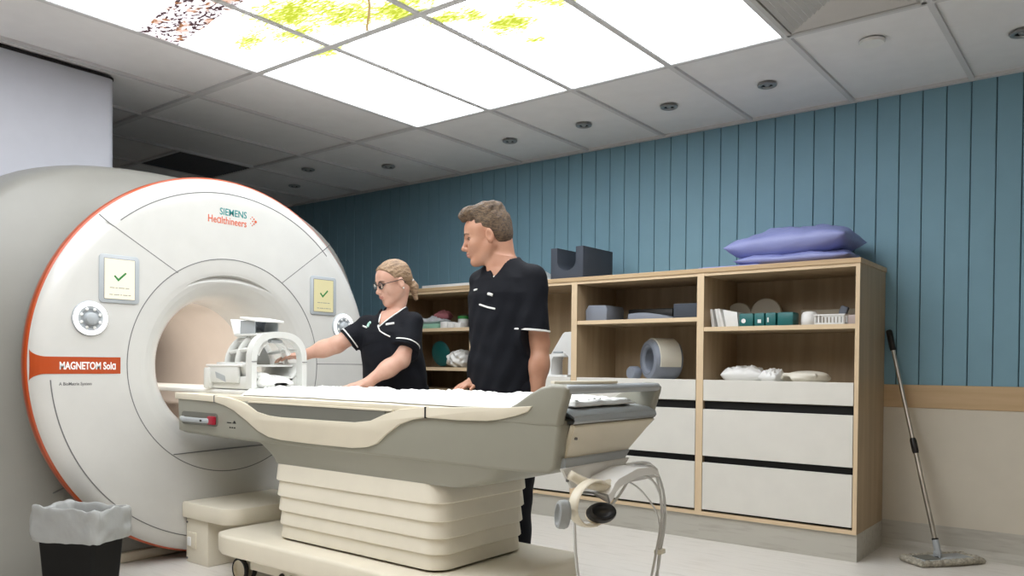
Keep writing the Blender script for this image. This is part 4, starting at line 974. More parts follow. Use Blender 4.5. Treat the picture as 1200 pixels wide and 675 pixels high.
# axis points towards the room, slightly to the left: build along y then turn about z
RZ = Matrix.Rotation(math.radians(-36),3,'Z')
def turned(bm_b, name, m, par, sm=40):
    for v in bm_b.bm.verts: v.co = RZ@(v.co*1.085)+Vector((cyr,4.53,czr))
    return bm_b.out(name, m, par, sm)
turned(B().lathe([(.066,-.07),(.073,-.082),(.092,-.088),(.108,-.082),(.116,-.066),(.118,0),(.118,.07),(.108,.085),(.08,.085),(.072,.07),(.068,0),(.070,-.07)], (0,0,0), 1, 64), 'ring', M['foaml'], t)
turned(B().lathe([(.1175,-.062),(.124,-.060),(.124,.066),(.1175,.068)], (0,0,0), 1, 48, math.radians(-20), math.radians(125)), 'cream_cover', mat('ivory_cover',(.62,.59,.50),.5), t)
turned(B().lathe([(.084,-.0895),(.086,-.0905),(.088,-.0895)], (0,0,0), 1, 64), 'groove', M['foamm'], t)
o = B().lathe([(.0005,-.03),(.038,-.03),(.043,-.022),(.043,.022),(.038,.03),(.0005,.03)], (0,0,0), 1, 36); 
for v in o.bm.verts: v.co = Matrix.Rotation(math.radians(-25),3,'Z')@Vector((v.co.x*1.12,v.co.y,v.co.z))+Vector((-2.515,4.50,DK+.043))
o = o.out('small_pad', M['foaml'], None, 40); tag(o, 'small rounded blue-grey pad left of the ring coil', 'pad'); rebase(o, (-2.515,4.5,DK))
# unit 3: white neck coil with tall back
t = thing('white_chair_coil', (-3.05,4.5,DK), 'tall white moulded coil shaped like a small seat, beside the man', 'coil')
b = B().prism([(-3.165,DK),(-2.935,DK),(-2.935,DK+.022),(-3.165,DK+.022)], 1, 4.36, 4.60, bev=.006); b.out('foot', M['white'], t, 40)
b = B().prism([(-3.135,DK+.15),(-3.03,DK+.30),(-3.015,DK+.31),(-2.945,DK+.312),(-2.935,DK+.30),(-2.935,DK+.02),(-2.985,DK+.02),(-2.985,DK+.145),(-3.0,DK+.155)], 1, 4.44, 4.56, bev=.008); b.out('back', M['white'], t, 40)
b = B().prism([(-3.145,DK+.02),(-3.105,DK+.02),(-3.105,DK+.12),(-3.09,DK+.142),(-3.0,DK+.146),(-3.0,DK+.168),(-3.135,DK+.160),(-3.15,DK+.13)], 1, 4.42, 4.56, bev=.006); b.out('front', M['white'], t, 40)
B().box(-3.095,-3.02,4.425,4.44,DK+.168,DK+.180,bev=.003).out('grey_strip', M['bezel'], t, 40)
# unit 4 left of the man
S4, S5 = 1.268, .979
o = B().box(-4.335,-4.115,4.38,4.56,S4,S4+.038,bev=.004).out('green_box', M['green2'], None, 40); tag(o, 'pale green flat box on the upper shelf beside the woman', 'box'); rebase(o, (-4.22,4.47,S4))
soft('grey_cloth_stack', -4.24,4.47,S4+.038, .24,.17,.05, mat('pale_grey_cloth',(.50,.52,.54),.9), 'folded pale grey cloth on top of the green box', 'cloth', .05, 4)
soft('pink_cloth', -4.21,4.54,S4+.075, .13,.12,.07, M['pink'], 'dull pink cloth bundle at the top of the pile on the green box', 'cloth', .4, 5)
for k, (x0, x1) in enumerate(((-4.085,-4.02),(-4.01,-3.955),(-3.945,-3.885))):
    o = B().box(x0,x1,4.37,4.44,S4,S4+(.05,.045,.04)[k],bev=.004).out('white_carton', M['white'], None, 40); tag(o, ['leftmost and tallest small white carton on the shelf','middle small white carton on the shelf','small white carton nearest the standing man'][k], 'carton', 'white cartons on the far shelf'); rebase(o, (x0,4.4,S4))
t = thing('lidded_jar', (-3.97,4.50,S4), 'small jar with a green lid behind the white cartons', 'jar')
B().lathe([(.0005,0),(.038,0),(.040,.004),(.040,.075),(.0005,.075)], (-3.97,4.50,S4), 2, 28).out('jar', M['white'], t, 40)
B().lathe([(.042,.073),(.042,.092),(.038,.096),(.0005,.097)], (-3.97,4.50,S4), 2, 28).out('lid', M['green'], t, 40)
o = B().box(-4.12,-4.04,4.60,4.70,S4,S4+.12,bev=.02).out('brown_bottle', mat('brown_carton',(.12,.08,.06),.6), None, 60); tag(o, 'dim brown pack standing at the back of the far shelf', 'pack'); rebase(o, (-4.08,4.65,S4))
o = B().lathe([(.0005,-.010),(.090,-.010),(.098,-.004),(.100,.004),(.094,.010),(.0005,.010)], (0,0,0), 1, 48)
for v in o.bm.verts: v.co = Matrix.Rotation(math.radians(12),3,'X')@Vector((v.co.x*.93,v.co.y,v.co.z*1.0))+Vector((-4.185,4.49,S5+.102))
o = o.out('teal_disc', M['teal'], None, 40); tag(o, 'round teal dish leaning upright on the lower far shelf', 'dish'); rebase(o, (-4.185,4.5,S5))
s_ = SDF(np.arange(-4.10,-3.84,.005), np.arange(4.36,4.58,.005), np.arange(S5-.01,S5+.16,.005))
s_.ell((-3.99,4.47,S5+.055),(.095,.075,.06),.02); s_.ell((-3.96,4.47,S5+.09),(.065,.06,.04),.02)
s_.fn(lambda X,Y,Z: .006*np.sin(X*95+np.sin(Z*90)*1.5)+.006*np.sin(Z*120+3*np.sin(X*60))+0*Y, 'disp'); s_.fn(lambda X,Y,Z: (S5+.001)-Z+0*X+0*Y)
o = link('crumpled_towel', s_.mesh('crumpled_towel'), M['sheet'], None); tag(o, 'crumpled white striped towel beside the teal dish', 'towel'); rebase(o, (-3.98,4.47,S5))

# ================================================================== MOP AND BIN
t = thing('flat_mop', (-.77,4.60,0), 'flat mop with aluminium pole leaning beside the cabinet end', 'mop')
A_ = Vector((-.785,4.60,.075)); Bt = Vector((-1.085,4.832,1.215)); dr = (Bt-A_)
B().tube([A_+dr*.0,A_+dr*.45],.0125,16).out('lower_pole', M['steel'], t, 60)
B().tube([A_+dr*.43,A_+dr*.93],.0105,16).out('upper_pole', M['steel'], t, 60)
B().tube([A_+dr*.415,A_+dr*.425,A_+dr*.475,A_+dr*.485],[.013,.017,.017,.013],16).out('clamp_collar', M['black'], t, 40)
B().tube([A_+dr*.90,A_+dr*.905,A_+dr*.995,A_+dr*1.0],[.012,.016,.017,.012],16).out('grip', M['black'], t, 40)
B().tube([A_+dr*-.03,A_+dr*.035],.016,16).out('socket', M['bezel'], t, 40)
B().tube([A_+dr*.035,A_+dr*.042],.0165,16).out('socket_ring', M['black'], t, 40)
B().box(-.80,-.765,4.58,4.62,.030,.065,bev=.006).out('swivel', M['bezel'], t, 40)
def mq(u, v): # local mop plate coordinates -> floor; long side runs left-front to right-back
    a = math.radians(52); return (-.765+u*math.cos(a)-v*math.sin(a), 4.615+u*math.sin(a)+v*math.cos(a))
pts = [mq(u, v) for u, v in ((-.17,-.075),(.17,-.075),(.18,-.06),(.18,.06),(.17,.075),(-.17,.075),(-.18,.06),(-.18,-.06))]
B().prism([mq(u*.86, v*.8) for u, v in ((-.17,-.075),(.17,-.075),(.18,-.06),(.18,.06),(.17,.075),(-.17,.075),(-.18,.06),(-.18,-.06))], 2, .018, .030, bev=.003).out('plate', M['bezel'], t, 40)
B().prism([mq(u*.80-.07, v*.6) for u, v in ((-.09,-.075),(.03,-.075),(.03,.075),(-.09,.075))], 2, .030, .034).out('plate_pad', M['greyd'], t, 40)
bx, by = mq(-.03,0); B().cyl((bx,by,.03),(bx,by,.036),.014,16).out('plate_button', M['black'], t)
b = B(); b.prism(pts, 2, .003, .018, bev=.004); b.out('mop_cloth', M['mophead'], t, 60)
rnd = random.Random(4); b = B(); per = []
cn = [(-.175,-.072),(.175,-.072),(.175,.072),(-.175,.072)]
loop = []
for q in range(4):
    p0, p1 = cn[q], cn[(q+1)%4]; n = 34 if q%2 == 0 else 14
    for k in range(n): loop.append((p0[0]+(p1[0]-p0[0])*k/n, p0[1]+(p1[1]-p0[1])*k/n))
nr = 10; rings = []
for k, (u, v) in enumerate(loop):
    d = Vector((u,v)).normalized(); ring = []; rr_ = .020+.006*rnd.random()
    for q in range(nr):
        a = 2*math.pi*q/nr; off = rr_*math.cos(a); h = rr_*.75*math.sin(a); jit = (rnd.random()-.5)*.006
        x, y = mq(u+d.x*(off+jit), v+d.y*(off+jit)); ring.append(b.bm.verts.new((x,y,max(.001,.018+h+jit))))
    rings.append(ring)
for i in range(len(rings)):
    for q in range(nr): b.bm.faces.new((rings[i][q],rings[i][(q+1)%nr],rings[(i+1)%len(rings)][(q+1)%nr],rings[(i+1)%len(rings)][q]))
b.out('cotton_fringe', M['mophead'], t, 180)

# waste bin with liner
BC = Vector((-3.575,1.575,0)); BA = math.radians(25)
t = thing('waste_bin', BC, 'black rectangular waste bin with a grey-white liner bag', 'waste bin')
def bq(u, v, z): return Vector((BC.x+u*math.cos(BA)-v*math.sin(BA), BC.y+u*math.sin(BA)+v*math.cos(BA), z))
def rect_ring(hx, hy, r, z, n=8, per=10, fnc=None):
    P_ = rrect(-hx,hx,-hy,hy,r,n); out = []
    for a, c in zip(P_, P_[1:]+P_[:1]):
        L = math.dist(a,c); m_ = max(1,int(L/.012))
        for k in range(m_): out.append((a[0]+(c[0]-a[0])*k/m_, a[1]+(c[1]-a[1])*k/m_))
    return out
R = []
for f_, z in ((.80,.004),(.80,.012),(.88,.18),(.965,.345),(.98,.348),(.98,.335)):
    q = [bq(u*f_, v*f_, z) for u, v in rrect(-.155,.155,-.105,.105,.022,6)]; q.append(q[0]); R.append(q)
b = grid_mesh(R); b.bm.faces.new([v for v in b.bm.verts][:len(R[0])-1]); b.out('bin_body', M['bin'], t, 40)
base = rect_ring(.158,.108,.03,0); nB = len(base); R = []
prof_b = [(.72,.10),(.80,.24),(.87,.335),(.95,.372),(1.035,.378),(1.07,.360),(1.075,.33),(1.06,.30),(1.075,.275),(1.06,.25),(1.045,.235)]
for j, (f_, z) in enumerate(prof_b):
    row = []
    for k, (u, v) in enumerate(base):
        t_ = k/nB*2*math.pi; g = ncloud(math.cos(t_)*1.6, math.sin(t_)*1.6, 1.5, z*9); g2 = ncloud(math.cos(t_)*2.2, math.sin(t_)*2.2, 1.6, z*14+3)
        amp = .020*smst(j,2,5); fold = (.030*math.sin(5*t_+z*55)+.022*math.sin(9*t_-z*70+1.3))*smst(j,3,5)*(1-.5*smst(j,8,10))
        ff = f_+fold+amp*(g+.6*g2)*.9+(.03*max(0,g) if j > 4 else 0); zz_ = z+((.012*g2+.008*g)*(1-.6*smst(j,5,10)) if j > 2 else 0)+(.010*math.cos(t_*1+2.4) if 2 < j < 8 else 0)
        row.append(bq(u*ff, v*ff, zz_))
    row.append(row[0]); R.append(row)
R.insert(0, [bq(0,0,.09)+Vector((0,0,0))]*len(R[0]))
b = grid_mesh(R); bmesh.ops.remove_doubles(b.bm, verts=b.bm.verts, dist=1e-6)
o = b.out('liner_bag', M['bag'], t, 180); m = o.modifiers.new('s','SUBSURF'); m.levels = 1; m.render_levels = 2
tx = bpy.data.textures.new('crease','CLOUDS'); tx.noise_scale = .045; dm = o.modifiers.new('crease','DISPLACE'); dm.texture = tx; dm.strength = .004; dm.texture_coords = 'LOCAL'
# ================================================================== PEOPLE
from mathutils.bvhtree import BVHTree
def unit(v): v = np.array(v, float); return v/np.linalg.norm(v)
class Head:
    """head-centred frame: F forward, L left, U up"""
    def __init__(s, c, yaw_f, pitch, sc):
        f0 = unit((*yaw_f,0)); up = np.array((0,0,1.))
        s.F = f0*math.cos(pitch)-up*math.sin(pitch); s.L = np.cross(up, f0); s.U = np.cross(s.F, s.L); s.c = np.array(c); s.k = sc
        s.R = (s.F, s.L, s.U)
    def p(s, f, l, u): return s.c+s.k*(f*s.F+l*s.L+u*s.U)
    def loc(s, X, Y, Z):
        x, y, z = X-s.c[0], Y-s.c[1], Z-s.c[2]
        return [(x*a[0]+y*a[1]+z*a[2])/s.k for a in (s.F, s.L, s.U)]
def head_shape(S, H, male=True):
    k = H.k
    E = lambda c, r, kk=.02, op='add': S.ell(H.p(*c), [q*k for q in r], kk, op, R=H.R)
    C = lambda a, b, ra, rb, kk=.02, op='add': S.cap(H.p(*a), H.p(*b), ra*k, rb*k, kk, op)
    E((-.015,0,.040),(.097,.076,.082),.02); E((.030,0,.030),(.062,.066,.058),.03)
    E((.032,0,-.035),(.056,.056,.078),.03)
    jw = 1.0 if male else .90
    for s_ in (-1,1):
        C((-.005,s_*.052*jw,-.045),(.058,s_*.020*jw,-.096),.021,.019,.03)
        E((.062,s_*.034,-.030),(.025,.022,.024),.03)
    E((.075,0,-.100),(.020 if male else .016,.024 if male else .018,.018),.02)
    C((.082,-.030,.018),(.082,.030,.018),.009 if male else .006,.009 if male else .006,.02)
    for s_ in (-1,1): E((.096,s_*.031,.000),(.017,.019,.012),.014,'sub')
    C((.088,0,.010),(.108,0,-.030),.0075,.010,.014)
    E((.112,0,-.034),(.011,.0115,.010),.008)
    for s_ in (-1,1): E((.100,s_*.0125,-.038),(.010,.008,.007),.006)
    E((.084,0,-.060),(.017,.026,.016),.02)
    E((.0985,0,-.0600),(.008,.022,.0048),.005); E((.0965,0,-.0700),(.008,.019,.0055),.005)
    S.cap(H.p(.106,-.02,-.0650),H.p(.106,.02,-.0650),.0018,.0018,.004,'sub')
    for s_ in (-1,1):
        E((-.008,s_*.077,-.010),(.018,.009,.031),.006); E((-.004,s_*.086,-.006),(.010,.007,.018),.006,'sub')
        for q in (-.006,): C((.066,s_*.014,.000+q-.004),(.064,s_*.044,.000+q-.003),.006,.005,.01)   # lower lid
        C((.081,s_*.016,.0095),(.072,s_*.046,.0085),.0045,.0035,.008)                               # upper lid
def hand_shape(S, wr, d, n, th_side, sc=1.0, curl=.25, spread=1.0):
    """wr wrist, d direction of the fingers, n palm normal, th_side +1/-1 side of the thumb"""
    d = unit(d); n = np.array(n, float); n = unit(n-d*np.dot(n,d)); s = np.cross(n,d)*th_side; wr = np.array(wr, float)
    def P(a, b, c): return wr+sc*(a*d+b*s+c*n)
    S.cap(wr-d*.02, P(.03,0,0), .023*sc, .022*sc, .02)
    R = (d, s, n)
    S.ell(P(.055,.0,.0),[.046*sc,.040*sc,.015*sc],.012,R=R); S.cap(P(.03,.022,.006),P(.06,.032,.004),.013*sc,.010*sc,.01)
    for b, L, a0 in ((.030,.070,.086),(.010,.080,.092),(-.010,.074,.088),(-.028,.058,.078)):
        p = P(a0-.012, b, 0); ang = 0.10; dd = d+s*(b*1.6*spread); r = .0086*sc
        for q, f_ in enumerate((.45,.30,.25)):
            ang += curl*(1.0 if q else .6); v = unit(unit(dd)*math.cos(ang)+n*math.sin(ang)); p2 = p+v*L*sc*f_
            S.cap(p, p2, r, r*.92, .004); p = p2; r *= .93
    p = P(.025,.030,.004); v = unit(d*.75+s*.65+n*.15); p2 = p+v*.040*sc; S.cap(p,p2,.0115*sc,.0100*sc,.008)
    v = unit(d*.95+s*.2+n*.2); S.cap(p2,p2+v*.030*sc,.0100*sc,.0085*sc,.004)
def person_matrix(ox, oy): return Matrix(((.789,-.614,0,ox),(.614,.789,0,oy),(0,0,1,0),(0,0,0,1)))
def plink(name, me, m, par, T, sm=None):
    me.transform(T); return link(name, me, m, par, sm)
def front(me, pts, out=.0015):
    me.calc_loop_triangles(); V = [v.co for v in me.vertices]; bv = BVHTree.FromPolygons(V, [tuple(p.vertices) for p in me.polygons]); r = []
    for x, z in pts:
        h = bv.ray_cast(Vector((x,-3,z)), Vector((0,1,0)))
        if h[0] is not None: r.append(h[0]+h[1]*out)
    return r
def eyes(H, par, T, me):
    bv = BVHTree.FromPolygons([v.co for v in me.vertices], [tuple(p.vertices) for p in me.polygons])
    def onface(pts, out=.0006):
        r = []
        for l, u in pts:
            h = bv.ray_cast(Vector(H.p(.20,l,u)), Vector(-H.F))
            if h[0] is not None: r.append(h[0]+h[1]*out)
        return r
    for s_ in (-1,1):
        for nm, pts, rr_ in (('eyebrow', [(s_*l,u) for l,u in ((.012,.0195),(.020,.0235),(.030,.0255),(.040,.0240),(.049,.0185))], [.0014,.0030,.0030,.0024,.0010]),
                             ('eyelash', [(s_*l,u) for l,u in ((.0155,.0015),(.022,.0058),(.030,.0072),(.038,.0058),(.046,.0010))], [.0008,.0014,.0016,.0014,.0008])):
            q = onface(pts)
            if len(q) == 5:
                b = B(); b.tube(q, [x*H.k for x in rr_], 8); m2 = bpy.data.meshes.new(nm); b.bm.to_mesh(m2); b.bm.free(); plink(nm, m2, M['brow'] if nm == 'eyebrow' else M['iris'], par, T, 180)
        c = Vector(H.p(.0682,s_*.0305,.0005)); b = B(); b.sph(c, .0125*H.k, 20); me = bpy.data.meshes.new('eye'); b.bm.to_mesh(me); b.bm.free()
        e = plink('eye', me, M['eye'], par, T, 180)
        g = Vector(unit(H.F*.9-H.U*.16)); b = B(); b.sph(c+g*.0090*H.k, .0052*H.k, 14); me = bpy.data.meshes.new('iris'); b.bm.to_mesh(me); b.bm.free()
        plink('iris', me, M['iris'], e, T, 180)
def paint_lips(me, H, lipmat):
    me.materials.append(lipmat)
    n = len(me.polygons); c = np.empty(n*3, np.float32); me.polygons.foreach_get('center', c); c = c.reshape(-1,3)
    f, l, u = H.loc(c[:,0], c[:,1], c[:,2])
    top = -.0560-.0035*(np.abs(l)/.02)**2+.0012*np.cos(l*300); bot = -.0755+.0055*(np.abs(l)/.021)**2
    mk = (f > .078)&(np.abs(l) < .0215)&(u < top)&(u > bot); me.polygons.foreach_set('material_index', mk.astype(np.int32))

# ------------------------------------------------------------------ the man
TM = person_matrix(-2.33, 2.95)
MAN = thing('person', (-2.33,2.95,0), 'man standing behind the bed in dark scrubs with white sleeve piping, looking left', 'person')
H = Head((-.097,0,1.603), (-1,-.06), .22, 1.07)
fT = unit((-.55,-.83,0)); lT = np.array((-fT[1],fT[0],0)); angT = math.atan2(lT[1], lT[0])
xs = axis_zones(-.30,.30,.006,((-.24,.06,.0026),)); ys = axis_zones(-.30,.30,.006,((-.11,.10,.0028),)); zs = axis_zones(-.02,1.80,.009,((.82,.97,.0035),(.97,1.44,.006),(1.44,1.80,.0026)))
S = SDF(xs, ys, zs)
torso = [(.84,-.005,.01,.155,.115),(1.0,-.01,.01,.15,.115),(1.2,-.008,0,.165,.115),(1.33,-.002,0,.175,.112),(1.41,.0,.005,.15,.092),(1.455,-.008,.008,.095,.07),(1.50,-.02,.005,.06,.058)]
S.loft(torso, angT, .02)
S.cap((-.03,.0,1.45), H.p(-.030,0,-.060), .058, .058, .03); S.cap((.0,.01,1.44), H.p(-.062,0,-.02), .045, .05, .03)
S.cap((-.075,-.03,1.43), H.p(.012,.030,-.075), .018, .016, .02)
LS, RS = np.array((.118,-.082,1.385)), np.array((-.125,.085,1.385))
for A_, EL, WR, ra in ((LS,np.array((.150,-.095,1.10)),np.array((.142,-.130,.840)),1),(RS,np.array((-.115,.125,1.10)),np.array((-.155,.02,.925)),1)):
    S.cap(A_, EL, .056, .044, .03); S.cap(A_*.35+EL*.65, EL, .046, .044, .02)
    S.cap(EL, EL*.6+WR*.4, .044, .048, .02); S.cap(EL*.65+WR*.35, WR, .047, .027, .03)
hand_shape(S, (.142,-.130,.835), (.0,-.25,-1), (-1,.1,0), 1, 1.0, .22)
hand_shape(S, (-.160,.010,.918), (-.72,-.85,-.30), (.15,.1,-1), -1, .95, .16)
for s_, ft in ((1,(.045,-.03)),(-1,(-.09,.08))):
    hp = np.array((lT[0]*.085*s_, lT[1]*.085*s_, .88)); kn = np.array((hp[0]*.5+ft[0]*.5-.015, hp[1]*.5+ft[1]*.5-.02, .48)); an = np.array((ft[0]+.01,ft[1]+.03,.09))
    S.cap(hp, kn, .078, .052, .03); S.cap(kn, kn*.6+an*.4, .052, .054, .02); S.cap(kn*.7+an*.3, an, .052, .036, .02); S.cap(an, (an[0]+fT[0]*.14, an[1]+fT[1]*.14, .045), .035, .028, .03)
head_shape(S, H, True)
me = S.mesh('body'); me.materials.append(M['skin2']); paint_lips(me, H, M['lip']); BODY = me.copy()
plink('body', me, [], MAN, TM)
eyes(H, MAN, TM, BODY)
# hair
S = SDF(np.arange(-.25,.09,.0026), np.arange(-.13,.13,.0026), np.arange(1.50,1.80,.0026)); k = H.k
for c, r, kk in (((-.018,0,.050),(.102,.0800,.084),.02),((-.055,0,.005),(.062,.072,.070),.02),((.020,0,.106),(.078,.060,.034),.03),((.062,.002,.114),(.034,.046,.026),.02),((.080,.004,.106),(.020,.040,.016),.015),((-.03,0,.115),(.07,.06,.034),.02)):
    S.ell(H.p(*c), [q*k for q in r], kk, R=H.R)
def hairdisp(X,Y,Z):
    f, l, u = H.loc(X,Y,Z); a = np.sin(l*420+np.sin(f*45)*2.0+u*90)*.45+np.sin(l*210-f*50+np.sin(u*70)*1.5)*.4+np.sin(f*120+l*50+u*160)*.35
    top = np.clip((u-.03)/.07, 0, 1); return a*(.0009+.0028*top)
S.fn(hairdisp, 'disp')
hx = [-.14,-.085,-.055,-.034,-.022,-.012,.006,.014,.030,.036,.048,.066,.082,.12]; hz = [-.085,-.070,-.060,-.030,.010,.016,.012,-.020,-.016,.022,.058,.078,.084,.080]
def hcut(X,Y,Z):
    f, l, u = H.loc(X,Y,Z); return (np.interp(f, hx, hz).astype(np.float32)-u-.010*np.clip((np.abs(l)-.05)/.03,-1,0)*0)*k*.7
S.fn(hcut)
plink('hair', S.mesh('hair'), M['hairm'], MAN, TM)
# tunic
xs = np.arange(-.25,.25,.0042); ys = np.arange(-.24,.24,.0042); zs = axis_zones(.74,1.54,.006,((1.08,1.54,.004),))
def man_tunic(inf=0):
    S = SDF(xs, ys, zs)
    S.loft([(.76,-.012,.01,.182+inf,.148+inf),(.95,-.012,.005,.182+inf,.146+inf),(1.1,-.012,.0,.178+inf,.140+inf),(1.22,-.010,0,.184+inf,.136+inf),(1.33,-.004,0,.192+inf,.132+inf),(1.40,.0,.002,.172+inf,.115+inf),(1.45,.0,.006,.118+inf,.088+inf),(1.49,-.012,.006,.082+inf,.074+inf),(1.53,-.016,.006,.070+inf,.066+inf)], angT, .02)
    S.cap(LS+(0,0,.006), (.110,-.105,1.12), .068+inf, .090+inf, .014); S.cap(RS+(0,0,.004), (-.105,.135,1.12), .060+inf, .070+inf, .03)
    S.cap((-.02,.01,1.475), LS+(0,0,.02), .055+inf, .045+inf, .03); S.cap((-.02,.01,1.475), RS+(0,0,.02), .050+inf, .040+inf, .03)
    def wr(X,Y,Z): return .0035*np.sin(Z*38+X*22+np.sin(X*30+Z*9)*1.3)*np.sin(X*24-Z*17+1)+(.0035*np.sin(X*52+Z*14+Y*25+np.sin(Z*12)*1.5)+.003*np.sin(Z*30-X*70+Y*40))*np.clip((1.38-Z)*5,0,1)
    S.fn(wr, 'disp'); return S
def man_cut(S, hem=True, v=True):
    if v:
        def g(X,Y,Z):
            s = (X+.010)*lT[0]+(Y)*lT[1]; q = (X+.010)*fT[0]+Y*fT[1]
            return np.minimum(((Z-1.395)-1.75*np.abs(s))*.5, q+.035)
        S.fn(g); S.fn(lambda X,Y,Z: (Z-1.500-.22*(-((X+.01)*fT[0]+Y*fT[1])))*.98)
    if hem:   # sleeve hems: cut everything of the sleeves below the hem height
        S.fn(lambda X,Y,Z: np.minimum(1.157-Z-.06*(X-.1), X*lT[0]+Y*lT[1]-.152-.035*np.clip((1.12-Z)*5,0,1)) )
        S.fn(lambda X,Y,Z: np.minimum(1.16-Z+0*X, -((X+.012)*lT[0]+Y*lT[1])-.176))
    return S
S = man_cut(man_tunic()); me = S.mesh('tunic'); tun = me.copy(); TU1 = add_smooth(plink('tunic', me, M['navy'], MAN, TM), 4, .6)
# white piping round the near sleeve
S = man_tunic(.0028); hemz = lambda X: 1.157-.06*(X-.1)
S.ax[2] = S.ax[2]; 
S2 = SDF(np.arange(-.02,.25,.003), np.arange(-.24,.06,.003), np.arange(1.12,1.19,.0016))
S2.cap(LS+(0,0,.006), (.110,-.105,1.12), .068+.0042, .090+.0042, .03)
S2.fn(lambda X,Y,Z: .0035*np.sin(Z*38+X*22+np.sin(X*30+Z*9)*1.3)*np.sin(X*24-Z*17+1), 'disp')
S2.fn(lambda X,Y,Z: np.abs(Z-(1.157-.06*(X-.1))-.004)-.0042+0*Y); S2.fn(lambda X,Y,Z: -(X*lT[0]+Y*lT[1]-.055)+0*Z)
plink('sleeve_piping', S2.mesh('sleeve_piping'), M['pipe'], TU1, TM)
def fstrip(me, pts, r, name, m, par, T, n=6):
    q = []
    for a, b_ in zip(pts, pts[1:]):
        for i in range(n): q.append((a[0]+(b_[0]-a[0])*i/n, a[1]+(b_[1]-a[1])*i/n))
    q.append(pts[-1]); P = front(me, q, .0012); bb = B(); bb.tube(P, r, 8); m2 = bpy.data.meshes.new(name); bb.bm.to_mesh(m2); bb.bm.free()
    return plink(name, m2, m, par, T, 180)
mz = lambda x, y: ((x-593)/248.7, 1+(427.7-y)/248.7)
fstrip(tun, [mz(562,358.8),mz(571,362.2),mz(580,364.6)], .0042, 'pocket_piping', M['pipe'], TU1, TM)
fstrip(tun, [mz(571.5,347),mz(577,348.6)], .0065, 'name_badge', M['pipe'], TU1, TM)
fstrip(tun, [mz(555,341),mz(558.6,340.6)], .0045, 'pocket_piping', M['pipe'], TU1, TM)
# undershirt patch in the V
S = SDF(np.arange(-.14,.02,.004), np.arange(-.16,.02,.004), np.arange(1.33,1.46,.004))
S.loft([(z,cx,cy,a+.005,b_+.005) for z,cx,cy,a,b_ in torso], angT, .02); S.fn(lambda X,Y,Z: (Z-1.412)+0*X+0*Y); S.fn(lambda X,Y,Z: 1.36-Z+0*X+0*Y); S.fn(lambda X,Y,Z: np.abs((X+.010)*lT[0]+Y*lT[1])-.03+0*Z)
plink('undershirt', S.mesh('undershirt'), M['pipe'], MAN, TM)
# trousers and shoes
S = SDF(np.arange(-.24,.24,.008), np.arange(-.24,.24,.008), np.arange(.03,1.0,.008))
S.loft([(.80,-.005,.015,.165,.125),(.98,-.005,.015,.16,.125)], angT, .02)
for s_, ft in ((1,(.045,-.03)),(-1,(-.09,.08))):
    hp = np.array((lT[0]*.085*s_, lT[1]*.085*s_, .88)); kn = np.array((hp[0]*.5+ft[0]*.5-.012, hp[1]*.5+ft[1]*.5-.016, .48)); an = np.array((ft[0],ft[1]+.02,.07))
    S.cap(hp, kn, .100, .084, .03); S.cap(kn, an, .084, .076, .03)
S.fn(lambda X,Y,Z: .004*np.sin(Z*34+X*30)*np.sin(X*40-Z*12), 'disp'); S.fn(lambda X,Y,Z: .055-Z+0*X+0*Y)
plink('trousers', S.mesh('trousers'), M['navy'], MAN, TM)
def shoe(cx, cy, f, par, T):
    S = SDF(np.arange(cx-.20,cx+.20,.006), np.arange(cy-.22,cy+.14,.006), np.arange(-.005,.14,.005)); f = np.array(f)
    a = np.array((cx,cy,.045))-f*.05; b_ = np.array((cx,cy,.035))+f*.15
    S.cap(a, b_, .048, .042, .02); S.cap(a+(0,0,.03), a+(0,0,.06), .042, .040, .02); S.ell(b_*.8+a*.2, (.05,.05,.035), .02)
    S.fn(lambda X,Y,Z: .0015-Z+0*X+0*Y); return plink('shoe', S.mesh('shoe'), M['black'], par, T)
shoe(.045,.0,fT,MAN,TM); shoe(-.09,.10,fT,MAN,TM)

# ------------------------------------------------------------------ the woman
TW = person_matrix(-3.0, 2.85)
WOM = thing('person', (-3.0,2.85,0), 'woman in glasses and dark scrubs leaning over the bed, reaching to the head coil', 'person')
H = Head((.004,0,1.418), (-.80,-.60), .30, .90)
fW = unit((-.35,-.94,0)); lW = np.array((-fW[1],fW[0],0)); angW = math.atan2(lW[1], lW[0])
xs = axis_zones(-.62,.24,.006,((-.60,-.40,.0035),(-.22,-.12,.0035),(-.12,.10,.0026))); ys = axis_zones(-.32,.26,.006,((-.26,.10,.0028),)); zs = axis_zones(-.02,1.56,.010,((.84,.96,.003),(.96,1.25,.0045),(1.25,1.56,.0026)))
S = SDF(xs, ys, zs)
S.loft([(.82,.015,.05,.155,.115),(.95,.008,.035,.145,.112),(1.08,-.002,.008,.145,.118),(1.18,-.002,.004,.14,.10),(1.23,.002,.01,.11,.08),(1.27,.006,.014,.065,.056)], angW, .02)
S.cap((.010,.016,1.24), H.p(-.040,0,-.045), .046, .044, .025)
LS, RS = np.array((.108,-.035,1.205)), np.array((-.125,.035,1.195))
EL, WR = np.array((.066,-.125,1.02)), np.array((-.098,-.175,.904))
S.cap(LS, EL, .050, .041, .03); S.cap(EL, EL*.6+WR*.4, .041, .040, .02); S.cap(EL*.65+WR*.35, WR, .040, .024, .03)
hand_shape(S, WR+(-.004,-.003,-.004), (-.90,-.40,-.10), (0,0,-1), -1, .88, .06)
EL, WR = np.array((-.285,.0,1.095)), np.array((-.455,.0,1.040))
S.cap(RS, EL, .047, .042, .03); S.cap(EL, EL*.6+WR*.4, .042, .040, .02); S.cap(EL*.65+WR*.35, WR, .040, .024, .03)
hand_shape(S, WR+(-.005,0,0), (-.95,-.30,-.08), (-.1,.0,-1), 1, .88, .22)
